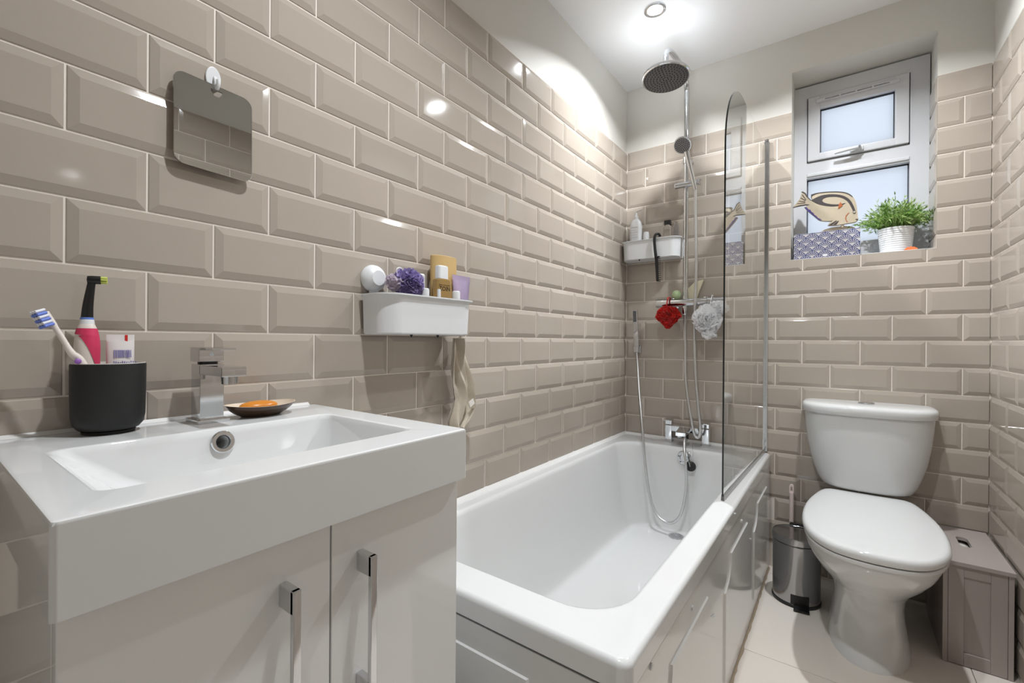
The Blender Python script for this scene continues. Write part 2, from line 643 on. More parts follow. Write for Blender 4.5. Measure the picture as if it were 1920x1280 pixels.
def tiles(wall, ori, origin, u0, u1, v0, v1, joint, holes=(), skip=None, first=0, last=20):
    """rows of tiles; joint(row)-> u of one vertical joint; holes: rectangles in u,v"""
    M3 = ORI[ori]
    O = Vector(origin)
    for k in range(first, last):
        zt = TOPT - k * RP
        zb = zt - RP
        j0 = joint(k)
        n0 = math.floor((u0 - j0) / TP) - 1
        n = n0
        while True:
            a = j0 + n * TP
            n += 1
            if a > u1:
                break
            T = (a + GR / 2, a + TP - GR / 2, zb + GR / 2, zt - GR / 2)
            c = [max(T[0], u0 + .001), min(T[1], u1 - .001), max(T[2], v0 + .001), T[3]]
            if c[1] - c[0] < .008 or c[3] - c[2] < .008:
                continue
            if skip and skip((c[0] + c[1]) / 2, (c[2] + c[3]) / 2):
                continue
            keep = [c]
            for hx0, hx1, hz0, hz1 in holes:
                new = []
                for q in keep:
                    if q[1] <= hx0 or q[0] >= hx1 or q[3] <= hz0 or q[2] >= hz1:
                        new.append(q)
                        continue
                    below = q[2] < hz0
                    if q[0] < hx0:
                        new.append([q[0], hx0, q[2], q[3]])
                    if q[1] > hx1:
                        new.append([hx1, q[1], q[2], q[3]])
                    if below:
                        new.append([max(q[0], hx0), min(q[1], hx1), q[2], hz0])
                keep = [q for q in new if q[1] - q[0] > .006 and q[3] - q[2] > .006]
            if not keep:
                continue
            me = tile_mesh(T[1] - T[0], T[3] - T[2],
                           [(q[0] - T[0], q[1] - T[0], q[2] - T[2], q[3] - T[2]) for q in keep])
            o = bpy.data.objects.new('tile', me)
            COL.objects.link(o)
            o.parent = wall
            mw = M3.to_4x4()
            mw.translation = O + M3 @ Vector((T[0], T[2], 0))
            o.matrix_local = mw


GB = .0014
part('grout_bed', B().box((-.002, YF, 0), (GB, 0, TOPT)), 'grout', wl)
part('grout_bed', B().box((W - GB, YF, 0), (W + .002, 0, TOPT)), 'grout', wr)
part('grout_bed', B().box((0, -GB, 0), (WX0, .002, TOPT)).box((WX1, -GB, 0), (W, .002, TOPT)).box(
    (WX0, -GB, 0), (WX1, .002, WZ0)), 'grout', wb)
# left wall: u = +y
tiles(wl, 'L', (0, 0, 0), YF, 0, 0, TOPT, lambda k: -.0821 - (TP / 2 if k % 2 == 0 else 0),
      skip=lambda u, v: (v < .46 and u > -1.66) or (v < .76 and -2.22 < u < -1.70))
# back wall: u = +x
tiles(wb, 'Bk', (0, 0, 0), .0065, W - .0065, 0, TOPT, lambda k: .0076 + (TP / 2 if k % 2 else 0),
      holes=[(WX0, WX1, WZ0, 3)], skip=lambda u, v: v < .46 and u < .62)
# right wall: u = -y
tiles(wr, 'R', (W, 0, 0), .0, -YF, 0, TOPT, lambda k: .219 + (TP / 2 if k % 2 else 0))
# tiled side of the window recess
tiles(wb, 'R', (WX1 + .0008, WD, 0), .0, WD - .001, WZ0, TOPT, lambda k: WD - .001 - TP, last=7)

# floor tiles
for yj0, yj1 in ((-.08, .0), (-.69, -.08), (-1.30, -.69), (-1.91, -1.30), (-2.52, -1.91), (YF, -2.52)):
    for xj0, xj1 in ((.0, .68), (.68, 1.29), (1.29, W)):
        b = B().box((xj0 + .001, yj0 + .001, -.0019), (xj1 - .001, yj1 - .001, .0), .0006, 1)
        part('tile', b, 'floor', fl)

# sealant and trims
t = B()
t.loft([[Vector((.004, y, .512)), Vector((.016, y, .512)), Vector((.0085, y, .523)), Vector((.004, y, .528))] for y in
        (-1.69, -1.2, -.6, -.01)])
t.loft([[Vector((x, -.004, .512)), Vector((x, -.016, .512)), Vector((x, -.0085, .522)), Vector((x, -.004, .526))] for x in
        (.008, .25, .5, .672)])
solo('trim_1', t, 'silicone', kind='structure', label='white silicone bead around the bath')
t = B()
random.seed(3)
ring = []
for i in range(70):
    y = -1.685 + i * (1.66 / 69)
    h_, w_ = .004 + random.random() * .005, .003 + random.random() * .004
    ring.append([Vector((.6972, y, .0002)), Vector((.698 + w_, y, .0002)), Vector((.6975, y, h_))])
t.loft(ring)
solo('trim_2', t, 'dirty', kind='structure', label='uneven sealant along the foot of the bath panel')
t = B()
t.loft([[Vector((.0068, y, .8675)), Vector((.014, y, .8692)), Vector((.0068, y, .8745))] for y in (-2.281, -2.05, -1.815)])
solo('trim_3', t, 'silicone', kind='structure', label='silicone bead behind the basin')

# ------------------------------------------------------------------ window
wn = thing('window_1', 'white plastic window with small top-hung sash over a fixed frosted pane', None,
           ((WX0 + WX1) / 2, WD, WZ0), kind='structure')
y0 = WD - .005


def framebox(bt, x0, x1, z0, z1, wd, ya, yb, bev=.004):
    bt.box((x0, ya, z0), (x0 + wd, yb, z1), bev)
    bt.box((x1 - wd, ya, z0), (x1, yb, z1), bev)
    bt.box((x0 + wd - .004, ya, z1 - wd), (x1 - wd + .004, yb, z1), bev)
    bt.box((x0 + wd - .004, ya, z0), (x1 - wd + .004, yb, z0 + wd), bev)


fx0, fx1, fz0, fz1 = WX0 - .015, WX1 - .003, WZ0 - .01, WZ1 - .008
q = lambda px, py: P(px, py, 1, y0)
sL, sR = q(1514, 186).x, q(1707, 135).x
sT, sB = q(1514, 186).z, q(1514, 306).z
lT, lB = q(1514, 335.5).z, q(1615, 451).z
fr = B()
fr.box((fx0, y0, fz0), (sL, y0 + .07, fz1), .003).box((sR, y0, fz0), (fx1, y0 + .07, fz1), .003)
fr.box((sL - .003, y0, sT), (sR + .003, y0 + .07, fz1), .003)
fr.box((sL - .003, y0, lT), (sR + .003, y0 + .07, sB), .003)
fr.box((sL - .003, y0, fz0), (sR + .003, y0 + .07, lB), .003)
part('frame', fr, 'pvc', wn)
part('glazing_bead', B().box((sL, y0 - .006, lT + .006), (sR, y0 + .004, lT + .022), .004, 3), 'pvc', wn)
# transom mitre lines
part('gasket', B().box((sL, y0 + .028, lB), (sL + .004, y0 + .03, lT)).box((sR - .004, y0 + .028, lB), (sR, y0 + .03, lT)).box(
    (sL, y0 + .028, lT - .006), (sR, y0 + .03, lT)).box((sL, y0 + .028, lB), (sR, y0 + .03, lB + .003)), 'seal', wn)
gL, gR, gT, gB = q(1538, 204).x, q(1678, 167.5).x, q(1538, 204).z, q(1538, 287.5).z
part('gasket', B().box((sL - .001, y0 + .030, sB), (sL + .006, y0 + .042, sT)).box((sR - .006, y0 + .030, sB), (sR + .001, y0 + .042, sT)).box(
    (sL, y0 + .030, sT - .006), (sR, y0 + .042, sT + .001)).box((sL, y0 + .030, sB - .001), (sR, y0 + .042, sB + .006)), 'seal', wn)
sh = B()
g = .003
sa, sb_ = y0 - .012, y0 + .05
sh.box((sL + g, sa, sB + g), (gL, sb_, sT - g), .004).box((gR, sa, sB + g), (sR - g, sb_, sT - g), .004)
sh.box((gL - .004, sa, gT), (gR + .004, sb_, sT - g), .004).box((gL - .004, sa, sB + g), (gR + .004, sb_, gB), .004)
sash = part('sash', sh, 'pvc', wn)
part('gasket', B().box((gL, y0 + .01, gB), (gL + .004, y0 + .014, gT)).box((gR - .004, y0 + .01, gB), (gR, y0 + .014, gT)).box(
    (gL, y0 + .01, gT - .007), (gR, y0 + .014, gT)), 'seal', sash)
part('pane', B().box((gL - .002, y0 + .016, gB - .002), (gR + .002, y0 + .02, gT + .002)), 'pane', wn)
part('pane', B().box((sL - .002, y0 + .032, lB - .002), (sR + .002, y0 + .036, lT + .002)), 'pane', wn)
# trickle vent
vz = sT - .028
va, vb = sL + .035, sR - .035
vl = (vb - va - .06) / 4
tv = B().box((va, sa - .010, vz + .0014), (vb, sa + .002, vz + .007), .002).box((va, sa - .010, vz - .007), (vb, sa + .002, vz - .0012), .002)
tv.box((va, sa - .010, vz - .004), (va + .033, sa + .002, vz + .004), .001).box((vb - .033, sa - .010, vz - .004), (vb, sa + .002, vz + .004), .001)
for i in range(1, 4):
    tv.box((va + .03 + i * vl - .003, sa - .0098, vz - .003), (va + .03 + i * vl + .003, sa + .002, vz + .003))
part('trickle_vent', tv, 'pvc', sash)
# handle
hx = (sL + sR) / 2
hz = sB + .017
hb = part('handle', B().box((hx - .020, sa - .012, hz - .012), (hx + .028, sa + .001, hz + .010), .006, 3), 'pvc', wn)
part('lever', B().tube(spline([(hx + .012, sa - .012, hz), (hx + .008, sa - .026, hz - .001), (hx - .03, sa - .030, hz - .004),
                               (hx - .075, sa - .026, hz - .008)], 14), lambda t: .0085 - .003 * t), 'pvc', hb)
part('lock_barrel', B().lathe([(.004, 0), (.004, .002)], (hx + .013, sa - .0335, hz + .001), 14, (0, -1, 0)), 'screw', hb)
# sill board with white front lip
part('sill', B().box((WX0 + .0005, -.0035, WZ0), (WX1 - .0005, WD - .006, WZ0 + .002), .0006), 'pvc', wn)

# ------------------------------------------------------------------ downlights
for i, (lx, ly) in enumerate(DOWNLIGHTS):
    lab = ['round recessed ceiling spotlight above the shower head', 'round recessed ceiling spotlight above the toilet',
           'round recessed ceiling spotlight between the basin and the bath end'][i]
    off = '' if i == 0 else '_offscreen'        # the second is mirrored in the left wall's tiles, the third throws the shadows under mirror and basket
    d = thing('downlight' + off, lab, 'ceiling light', (lx, ly, H), group='recessed ceiling spotlights')
    part('bezel', B().lathe([(.030, -.001), (.031, -.004), (.037, -.006), (.043, -.004), (.044, .0)], (lx, ly, H), 36, cap0=False, cap1=False), 'chrome', d)
    part('lens' + off, B().lathe([(.031, -.002), (.02, -.0028), (.0, -.003)], (lx, ly, H), 30, cap0=False), 'lamp', d)
    lname = ('downlight_lamp', 'downlight_lamp_toilet_offscreen', 'downlight_lamp_basin_offscreen')[i]
    ld = bpy.data.lights.new(lname, 'AREA')
    ld.shape = 'DISK'
    ld.size = .055
    ld.energy = LAMP_W
    ld.color = LAMP_RGB
    ld.spread = math.radians(LAMP_SPREAD)
    lo = bpy.data.objects.new(lname, ld)
    COL.objects.link(lo)
    lo.parent = d
    lo.location = (0, 0, -.0075)

# ------------------------------------------------------------------ bath
bt = thing('bathtub', 'white acrylic bathtub with a flat rim', 'bathtub', (.35, -.85, 0))
X0, X1, Y0, Y1 = .0075, .700, -1.690, -.0075
rings = [rrect(X0, X1, Y0, Y1, .022, .470, 10), rrect(X0, X1, Y0, Y1, .022, .504, 10),
         rrect(X0 + .0025, X1 - .0025, Y0 + .0025, Y1 - .0025, .022, .5105, 10),
         rrect(X0 + .007, X1 - .007, Y0 + .007, Y1 - .007, .022, .5142, 10),
         rrect(X0 + .012, X1 - .012, Y0 + .012, Y1 - .012, .022, .5155, 10)]
for a in ((.052, .642, -1.607, -.150, .115, .5150), (.060, .634, -1.598, -.158, .115, .5110), (.068, .626, -1.588, -.166, .115, .500),
          (.076, .616, -1.572, -.172, .115, .470), (.092, .592, -1.52, -.180, .12, .38), (.108, .570, -1.45, -.188, .12, .28),
          (.124, .550, -1.37, -.196, .12, .20), (.137, .533, -1.295, -.206, .11, .160), (.143, .527, -1.275, -.210, .10, .1455), (.150, .520, -1.262, -.216, .095, .1375),
          (.160, .510, -1.25, -.226, .09, .1325), (.180, .490, -1.22, -.245, .08, .1305)):
    rings.append(rrect(*a, 10))
dr = P(1268, 1005, 2, .131)
for rr, z in ((.031, .1303), (.029, .128), (.028, .070)):
    rings.append([Vector((dr.x, dr.y, 0)) + Vector((q_.x - dr.x, q_.y - dr.y, 0)).normalized() * rr + Vector((0, 0, z)) for q_ in rrect(.180, .490, -1.22, -.245, .08, 0, 10)])
part('shell', B().loft(rings, cap0=False), 'white', bt, ang=50)
dp = part('drain', B().lathe([(.0, .0015), (.027, .0015), (.034, .0005), (.033, .003), (.028, .0045), (.0, .004)], (dr.x, dr.y, .1305), 28), 'chrome', bt)
dh = B()
for rr, n in ((.009, 6), (.016, 12), (.023, 18)):
    for i in range(n):
        a = 2 * PI * i / n
        dh.lathe([(.0019, -.006), (.0019, .006)], (dr.x + rr * math.cos(a), dr.y + rr * math.sin(a), .1335), 8)
cut(dp, dh)
oc = P(1283, 858, 1, -.172)
of = part('overflow', B().lathe([(.033, -.004), (.033, .004), (.030, .009), (.018, .010), (.016, .007), (.0, .007)], oc, 32, (0, -1, .05)), 'chrome', bt)
oh = B()
for i in range(5):
    a = 2 * PI * i / 5 + .3
    oh.lathe([(.0042, -.002), (.0042, .02)], (oc.x + .0235 * math.cos(a), oc.y, oc.z + .0235 * math.sin(a)), 12, (0, -1, .05))
cut(of, oh)
pc = P(1295, 874, 1, -.195)
pl = part('plug', B().lathe([(.0, -.004), (.021, -.004), (.023, .0), (.022, .004), (.006, .006), (.005, .010), (.0, .010)], pc, 26, (.1, -1, .15)), 'rubber', bt)
part('chain', B().tube(spline([pc + Vector((0, -.010, .0)), pc + Vector((-.004, -.012, .02)), oc + Vector((.02, -.012, -.012)), oc + Vector((.004, -.012, 0))], 24), .0016, 6), 'chrome', bt)
part('chain', B().tube(spline([pc + Vector((0, -.010, .003)), pc + Vector((.004, .02, .06)), P(1296, 828, 1, -.12)], 20), .0008, 5), 'chrome', bt)


def notched(y0, y1, z0, z1, nt, n=6):
    """panel field outline in (y,z) with scooped upper corners"""
    o = [(y0, z0), (y1, z0), (y1, z1 - nt)]
    o += [(y1 - nt * .25 - nt * .75 * math.sin(k / n * PI / 2), z1 - nt * .9 + nt * .9 * (1 - math.cos(k / n * PI / 2))) for k in range(1, n + 1)]
    o += [(y0 + nt * .25 + nt * .75 * math.sin(k / n * PI / 2), z1 - nt * .9 + nt * .9 * (1 - math.cos(k / n * PI / 2))) for k in range(n, 0, -1)]
    o += [(y0, z1 - nt)]
    return o


def raised(bld, outline, fn, h=.004, ch=.008):
    cy = sum(a for a, _ in outline) / len(outline)
    cz = sum(a for _, a in outline) / len(outline)
    ex = max(abs(a - cy) for a, _ in outline)
    ez = max(abs(a - cz) for _, a in outline)
    r0 = [fn(a, c, -.001) for a, c in outline]
    r1 = [fn(cy + (a - cy) * (1 - ch / ex), cz + (c - cz) * (1 - ch / ez), h) for a, c in outline]
    bld.loft([r0, r1], cap0=False)


bp = thing('bath_side_panel', 'white moulded bath panel along the long side of the tub', 'bath panel', (.69, -.85, 0))
part('board', B().box((.684, -1.672, .004), (.697, -.009, .4635), .002), 'panel', bp)
for ya, yb in ((-.475, -.045), (-.985, -.530), (-1.560, -1.095)):
    f = B()
    raised(f, notched(ya, yb, .055, .395, .085), lambda a, c, h: Vector((.697 + h, a, c)))
    part('panel_field', f, 'panel', bp, ang=25)
for yy, zz in ((-1.585, .455), (-1.32, .43), (-.72, .43)):
    part('screw_cap', B().lathe([(.006, 0), (.006, .003), (.0, .0045)], (.697, yy, zz), 14, (1, 0, 0)), 'panel', bp)
ep = thing('bath_end_panel', 'white moulded bath panel across the near end of the tub', 'bath panel', (.35, -1.68, 0))
part('board', B().box((.012, -1.687, .004), (.690, -1.675, .4635), .002), 'panel', ep)
f = B()
raised(f, notched(.07, .60, .055, .413, .085), lambda a, c, h: Vector((a, -1.687 - h, c)))
part('panel_field', f, 'panel', ep, ang=25)
part('corner_clip', B().box((.640, -1.690, .440), (.696, -1.684, .466), .002), 'panel', ep)
part('screw_cap', B().lathe([(.0075, 0), (.0075, .002), (.005, .002), (.0, .001)], (.661, -1.690, .456), 16, (0, -1, 0)), 'screw', ep)

# ------------------------------------------------------------------ vanity
ZB = .869
vn = thing('vanity_cabinet', 'white high-gloss vanity cabinet under the wash basin', 'cabinet', (.23, -2.04, 0))
VY0, VY1 = -2.277, -1.806
part('body', B().box((.008, VY0, .10), (.430, VY1, ZB - .081), .001), 'gloss', vn)
part('plinth', B().box((.008, VY0 + .01, .001), (.39, VY1 - .01, .10)), 'gloss', vn)
for ya, yb, hy in ((VY0, -2.0345, -2.093), (-2.0325, VY1, -1.992)):
    d = part('door', B().box((.4305, ya, .105), (.4485, yb, ZB - .0835), .0015), 'gloss', vn)
    zt = .737
    h = B().box((.4485, hy - .0048, zt - .026), (.479, hy + .0048, zt), .001).box((.4485, hy - .0048, zt - .186), (.479, hy + .0048, zt - .160), .001)
    h.box((.473, hy - .0048, zt - .186), (.480, hy + .0048, zt), .001)
    part('handle', h, 'chrome', d)
bs = thing('wash_basin', 'white rectangular wash basin on the vanity cabinet', 'basin', (.23, -2.04, .789))
bx0, bx1, by0, by1 = .0075, .464, -2.283, -1.800
R = lambda a, z, r: rrect(bx0 + a, bx1 - a, by0 + a, by1 - a, r, z, 6)
rings = [R(.0, .789, .005), R(0, ZB - .004, .005), R(.0012, ZB - .0012, .005), R(.004, ZB, .005)]
for a in ((.146, .402, -2.246, -1.852, .022, ZB), (.149, .398, -2.241, -1.856, .022, ZB - .002), (.153, .393, -2.232, -1.861, .022, ZB - .010),
          (.160, .380, -2.190, -1.872, .03, ZB - .050), (.170, .365, -2.150, -1.885, .035, ZB - .074), (.185, .345, -2.115, -1.905, .035, ZB - .079)):
    rings.append(rrect(*a, 6))
body = part('bowl', B().loft(rings), 'ceramic', bs, ang=30)
ovc = P(418, 828, 0, .1575)
ov = part('overflow_ring', B().lathe([(.0175, -.003), (.0175, .0012), (.0160, .003), (.0112, .003), (.0098, .001), (.0098, -.004)], ovc, 32, (1, 0, .2), cap0=False, cap1=False), 'chrome', bs)
cut(body, B().lathe([(.0098, -.050), (.0098, .008)], ovc, 24, (1, 0, .2)))
part('waste', B().lathe([(.03, 0), (.029, .003), (.0, .004)], (.265, -2.01, ZB - .0795), 28), 'chrome', bs)

# tap
ty0, ty1 = -2.0495, -2.0125
tp = thing('basin_tap', 'square chrome mixer tap on the basin ledge', 'tap', (.065, -2.031, ZB))
part('base_plate', B().box((.036, ty0 - .006, ZB), (.092, ty1 + .006, ZB + .006), .001), 'chrome', tp)
part('body', B().box((.043, ty0, ZB + .005), (.082, ty1, ZB + .100), .0012), 'chrome', tp)
part('spout', B().box((.078, ty0, ZB + .083), (.168, ty1, ZB + .0985), .0012), 'chrome', tp)
part('aerator', B().lathe([(.012, 0), (.0125, .010), (.0125, .014)], (.150, -2.031, ZB + .0705), 22), 'chrome', tp)
part('cartridge', B().lathe([(.015, 0), (.015, .008)], (.062, -2.031, ZB + .0985), 20), 'black', tp)
hb = part('handle_block', B().box((.040, ty0 - .001, ZB + .104), (.079, ty1 + .001, ZB + .129), .0015), 'chrome', tp)
part('lever', B().box((.060, -2.045, ZB + .124), (.118, -2.008, ZB + .1285), .001), 'chrome', tp)
part('hot_cold_mark', B().lathe([(.0035, 0), (.0035, .0006)], (.079, -2.031, ZB + .117), 14, (1, 0, 0)), 'plastic', hb)

# cup and its contents
cx, cy = .052, -2.1605
CT = ZB + .1145
cp = thing('toothbrush_cup', 'matt black round cup on the basin ledge', 'cup', (cx, cy, ZB))
part('outer', B().lathe([(.031, .0), (.032, .004), (.030, .0045), (.036, .007), (.0415, .014), (.0435, .026), (.0442, .06), (.0445, .1035), (.0435, .1055),
                         (.0425, .1045), (.0415, .02), (.0, .018)], (cx, cy, ZB), 44), 'cup', cp, label='matt black speckled outside')
part('rim', B().lathe([(.0436, .1052), (.0432, .1062), (.0424, .1060), (.0415, .08)], (cx, cy, ZB), 44, cap0=False, cap1=False), 'cupin', cp, label='pale unglazed rim')
# manual toothbrush: leans out of the cup toward the near side
a1 = P(99, 607, 0, .062)
a0 = a1 + (P(152, 679, 0, .064) - a1) * 1.0 + Vector((.004, .022, -.055))
dv = (a1 - a0)
tb = thing('toothbrush', 'white manual toothbrush with blue and white bristles leaning in the black cup', 'toothbrush', a0)
part('handle', B().tube(spline([a0, P(152, 679, 0, .064), P(134, 662, 0, .066), P(118, 636, 0, .064), a1, a1 + (a1 - P(118, 636, 0, .064)) * .75], 30),
                        lambda t: .0058 if t < .45 else (.0058 - .0022 * min(1, (t - .45) / .2)) if t < .85 else .0042), 'ivory', tb)
side = Vector((.35, -1, .55)).normalized()
side = (side - dv.normalized() * side.dot(dv.normalized())).normalized()
dn = (a1 - P(118, 636, 0, .064)).normalized()
for i in range(3):
    for m_, o_ in (('bluebr', 0), ('whitebr', .0042)):
        b = B()
        c0 = a1 + dn * (.000 + i * .0085 + o_)
        for e in (-.004, 0, .004):
            sd = dn.cross(side)
            b.tube([c0 + sd * e + side * .002, c0 + sd * e + side * .0145], .0021, 6)
        part('bristle_tuft', b, m_, tb)
part('grip_mark', B().ellipsoid(P(146, 677, 0, .073), (.0025, .004, .004), 10, 8), 'purpleink', tb)
# electric toothbrush
e0 = Vector((.043, -2.1845, ZB + .020))
et = thing('electric_toothbrush', 'pink and ivory electric toothbrush with a black brush head in the cup', 'toothbrush', e0)
ex, ey = e0.x, e0.y
prof = [(.010, .0), (.013, .01), (.0135, .05), (.0145, .09), (.0148, .11), (.0138, .125), (.0112, .138), (.0086, .145)]
part('handle', B().lathe(prof, e0, 28), 'ivory', et)
gs = []
for k in range(25):
    t = k / 24
    z = .070 + .068 * t
    rr = [r for r in prof]
    r = next(p0_[0] + (p1_[0] - p0_[0]) * (z - p0_[1]) / (p1_[1] - p0_[1]) for p0_, p1_ in zip(prof, prof[1:]) if p0_[1] <= z <= p1_[1]) + .0006
    uu_ = 1.85 * math.sqrt(max(0, 1 - t / .86)) - .98
    a0_ = math.asin(max(-.98, min(.9, uu_))) - .2 if t < .86 else -1.75
    a1_ = 1.75
    gs.append([Vector((ex + r * math.cos(a_), ey + r * math.sin(a_), e0.z + z)) for a_ in
               [a0_ + (a1_ - a0_) * i / 16 for i in range(17)]])
g_ = B()
g_.loft(gs, cap0=False, cap1=False, closed=False)
part('rubber_grip', g_, 'pink', et, label='magenta rubber grip')
part('collar', B().lathe([(.0088, .144), (.0082, .150), (.0076, .153)], e0, 24), 'plastic', et)
part('size_ring', B().lathe([(.0078, .150), (.0080, .152), (.0076, .1545)], e0, 24), 'blue', et, label='blue identification ring')
ntop = Vector((ex + .006, ey + .004, e0.z + .209))
part('neck', B().tube(spline([(ex, ey, e0.z + .152), (ex + .001, ey + .001, e0.z + .175), ntop], 14), lambda t: .0074 - .0028 * t, 16), 'black', et)
hd = Vector((.25, 1, .02)).normalized()
part('brush_head', B().lathe([(.0, -.006), (.0055, -.005), (.0062, .0), (.0062, .010), (.0, .010)], ntop + Vector((0, 0, .002)), 20, hd), 'black', et)
br = B()
for i in range(14):
    a = 2 * PI * i / 9
    rr = .0045 if i < 9 else .002
    aa = hd.cross(Vector((0, 0, 1))).normalized()
    bb_ = hd.cross(aa)
    c0 = ntop + Vector((0, 0, .002)) + aa * rr * math.cos(a) + bb_ * rr * math.sin(a)
    br.tube([c0 + hd * .009, c0 + hd * .0175], .0011, 5)
part('bristles', br, 'greenbr', et)
# toothpaste tube
p0 = P(213, 640, 0, .058)
tq = thing('toothpaste_tube', 'white toothpaste tube with barcode and red tab standing in the cup', 'toothpaste', (.05, -2.135, ZB + .02))
tz = P(225, 627, 0, .045).z
tl_, tr_ = P(199, 640, 0, .045).y, P(252, 640, 0, .045).y
rg = []
for z, th in ((ZB + .022, .011), (ZB + .05, .010), (ZB + .10, .0075), (tz - .012, .0022), (tz - .008, .0010), (tz, .0010)):
    wv = 1 if z > ZB + .09 else .72
    hw = (tr_ - tl_) / 2 * wv
    cy_ = (tl_ + tr_) / 2 - (0 if wv == 1 else .004)
    rg.append([Vector((.045 + th * math.sin(2 * PI * i / 20), cy_ + hw * math.cos(2 * PI * i / 20), z)) for i in range(20)])
part('body', B().loft(rg), 'tube', tq)
fx = lambda z: .045 + (.0012 if z > tz - .010 else .0022 + (tz - .012 - z) / (tz - .012 - ZB - .10) * .0053 + .0003)
yc = (tl_ + tr_) / 2
part('red_tab', B().box((fx(tz - .004) - .001, yc + .005, tz - .011), (fx(tz - .004) + .0003, yc + .0085, tz - .0005)), 'red', tq)
bc = B()
random.seed(5)
yy = yc - .009
while yy < yc + .012:
    wd = random.choice((.0006, .0009, .0014))
    bc.prism([(fx(tz - .036), yy, tz - .036), (fx(tz - .036), yy + wd, tz - .036), (fx(tz - .024), yy + wd, tz - .024), (fx(tz - .024), yy, tz - .024)], (.0003, 0, 0))
    yy += wd + random.choice((.0006, .001))
part('barcode', bc, 'ink', tq)
tx = B()
for k in range(12):
    ya = yc - .010 + k * .0026
    tx.box((fx(tz - .045), ya, tz - .049 + (k * 7 % 3) * .0008), (fx(tz - .045) + .0004, ya + .0011, tz - .041 - (k * 5 % 4) * .0006))
part('small_print', tx, 'ink', tq)
# soap dish and soap
dx, dy = .072, -1.945
sd_ = thing('soap_dish', 'boat-shaped bronze soap dish with a cream inside on the basin ledge', 'soap dish', (dx, dy, ZB))
OV = lambda a, b_, z, lift=0: [Vector((dx + a * math.cos(2 * PI * i / 40), dy + b_ * math.sin(2 * PI * i / 40), z + lift * math.sin(2 * PI * i / 40) ** 2)) for i in range(40)]
part('shell', B().loft([OV(.020, .034, ZB), OV(.021, .036, ZB + .0015), OV(.029, .046, ZB + .007), OV(.037, .056, ZB + .014, .001), OV(.043, .062, ZB + .021, .003)], cap1=False), 'bronze', sd_)
part('inside', B().loft([OV(.043, .062, ZB + .021, .003), OV(.0415, .0605, ZB + .0212, .003), OV(.034, .053, ZB + .014, .001), OV(.02, .035, ZB + .008)], cap0=False), 'dishin', sd_)
solo('soap_bar', B().ellipsoid((dx, dy - .004, ZB + .0185), (.021, .032, .0095), 24, 12, lambda d: 1 + .06 * abs(d.y) - .03 * d.x), 'soap',
     'worn amber soap bar in the bronze dish', 'soap', (dx, dy - .004, ZB + .009))

# ------------------------------------------------------------------ small hanging mirror and its hook
hk = thing('adhesive_hook', 'white oval adhesive hook holding the small mirror', 'hook', (.008, -2.008, 1.49))
part('pad', B().loft([[Vector((x, -2.006 + (.0125 + o) * math.cos(2 * PI * i / 28), 1.498 + (.0215 + o) * math.sin(2 * PI * i / 28))) for i in range(28)]
                      for x, o in ((.0068, 0), (.010, 0), (.0112, -.002))]), 'plastic', hk)
part('prong', B().tube(spline([(.010, -2.004, 1.500), (.015, -2.004, 1.492), (.019, -2.0045, 1.480), (.024, -2.0045, 1.4755), (.0275, -2.0045, 1.483), (.0275, -2.0045, 1.490)], 18), .0034, 10), 'plastic', hk)
mir = thing('hanging_mirror', 'small frameless mirror with rounded corners hanging on the tiled wall', 'mirror', (.017, -2.006, 1.32))
# outline in (y,z), tilted a little out at the bottom, hole for the hook
c_ = (-2.0065, 1.401)
hw_, hh_, r_ = .0645, .081, .017


def mp(a, c, x):
    tilt = math.radians(1.6)
    return Vector((.0165 + x + (1.482 - (c_[1] + c)) * math.tan(tilt) * .35, c_[0] + a, c_[1] + c - a * .03))


outer = []
for k_, (sx, sy, aa) in enumerate(((1, 1, 0), (-1, 1, PI / 2), (-1, -1, PI), (1, -1, 1.5 * PI))):
    for i in range(9):
        an = aa + PI / 2 * i / 8
        outer.append((sx * (hw_ - r_) + r_ * math.cos(an), sy * (hh_ - r_) + r_ * math.sin(an)))
n_ = len(outer)
hole = []
hc = (.0025, .070)
for (a, c) in outer:
    an = math.atan2(c - hc[1], a - hc[0])
    hole.append((hc[0] + .0098 * math.cos(an), hc[1] + .0098 * math.sin(an)))
mb = B()
ro = [mp(a, c, .003) for a, c in outer]
ri = [mp(a, c, .003) for a, c in hole]
ro2 = [mp(a, c, 0) for a, c in outer]
ri2 = [mp(a, c, 0) for a, c in hole]
mb.loft([ri2, ri, ro, ro2], cap0=False, cap1=False)
mb.loft([ri2, ro2], cap0=False, cap1=False)
part('plate', mb, 'mirror', mir, ang=20)
eb = B()
eb.loft([[mp(a * 1.0, c * 1.0, .0031) for a, c in outer], [mp(a * .988, c * .990, .0033) for a, c in outer]], cap0=False, cap1=False)
part('bevelled_edge', eb, 'mirror', mir)


# ------------------------------------------------------------------ suction baskets
def basket_rings(fn, L, D, H_, z, taper, r, bow):
    """U-shaped tray: local (s along wall, d out from wall); fn maps to world"""
    out = []
    for (h, ins, t) in ((0, taper, 0), (.004, taper - .004, 0), (H_ - .004, .003, 0), (H_ - .003, -.004, 0), (H_, -.004, 0), (H_, .0005, 0), (H_ - .004, .002, 0),
                        (.008, taper - .001, 0)):
        loop = []
        a, b_ = L / 2 - ins, D - ins
        m_ = 10
        pts = [(-a, 0)]
        rr = r
        for k in range(m_ + 1):
            an = PI + PI / 2 * k / m_
            pts.append((-a + rr + rr * math.cos(an), b_ - rr - rr * math.sin(an)))
        for k in range(m_ + 1):
            an = PI / 2 - PI / 2 * k / m_
            pts.append((a - rr + rr * math.cos(an), b_ - rr + rr * math.sin(an)))
        pts.append((a, 0))
        out.append([fn(p, q_, z + h) for p, q_ in pts])
    return out


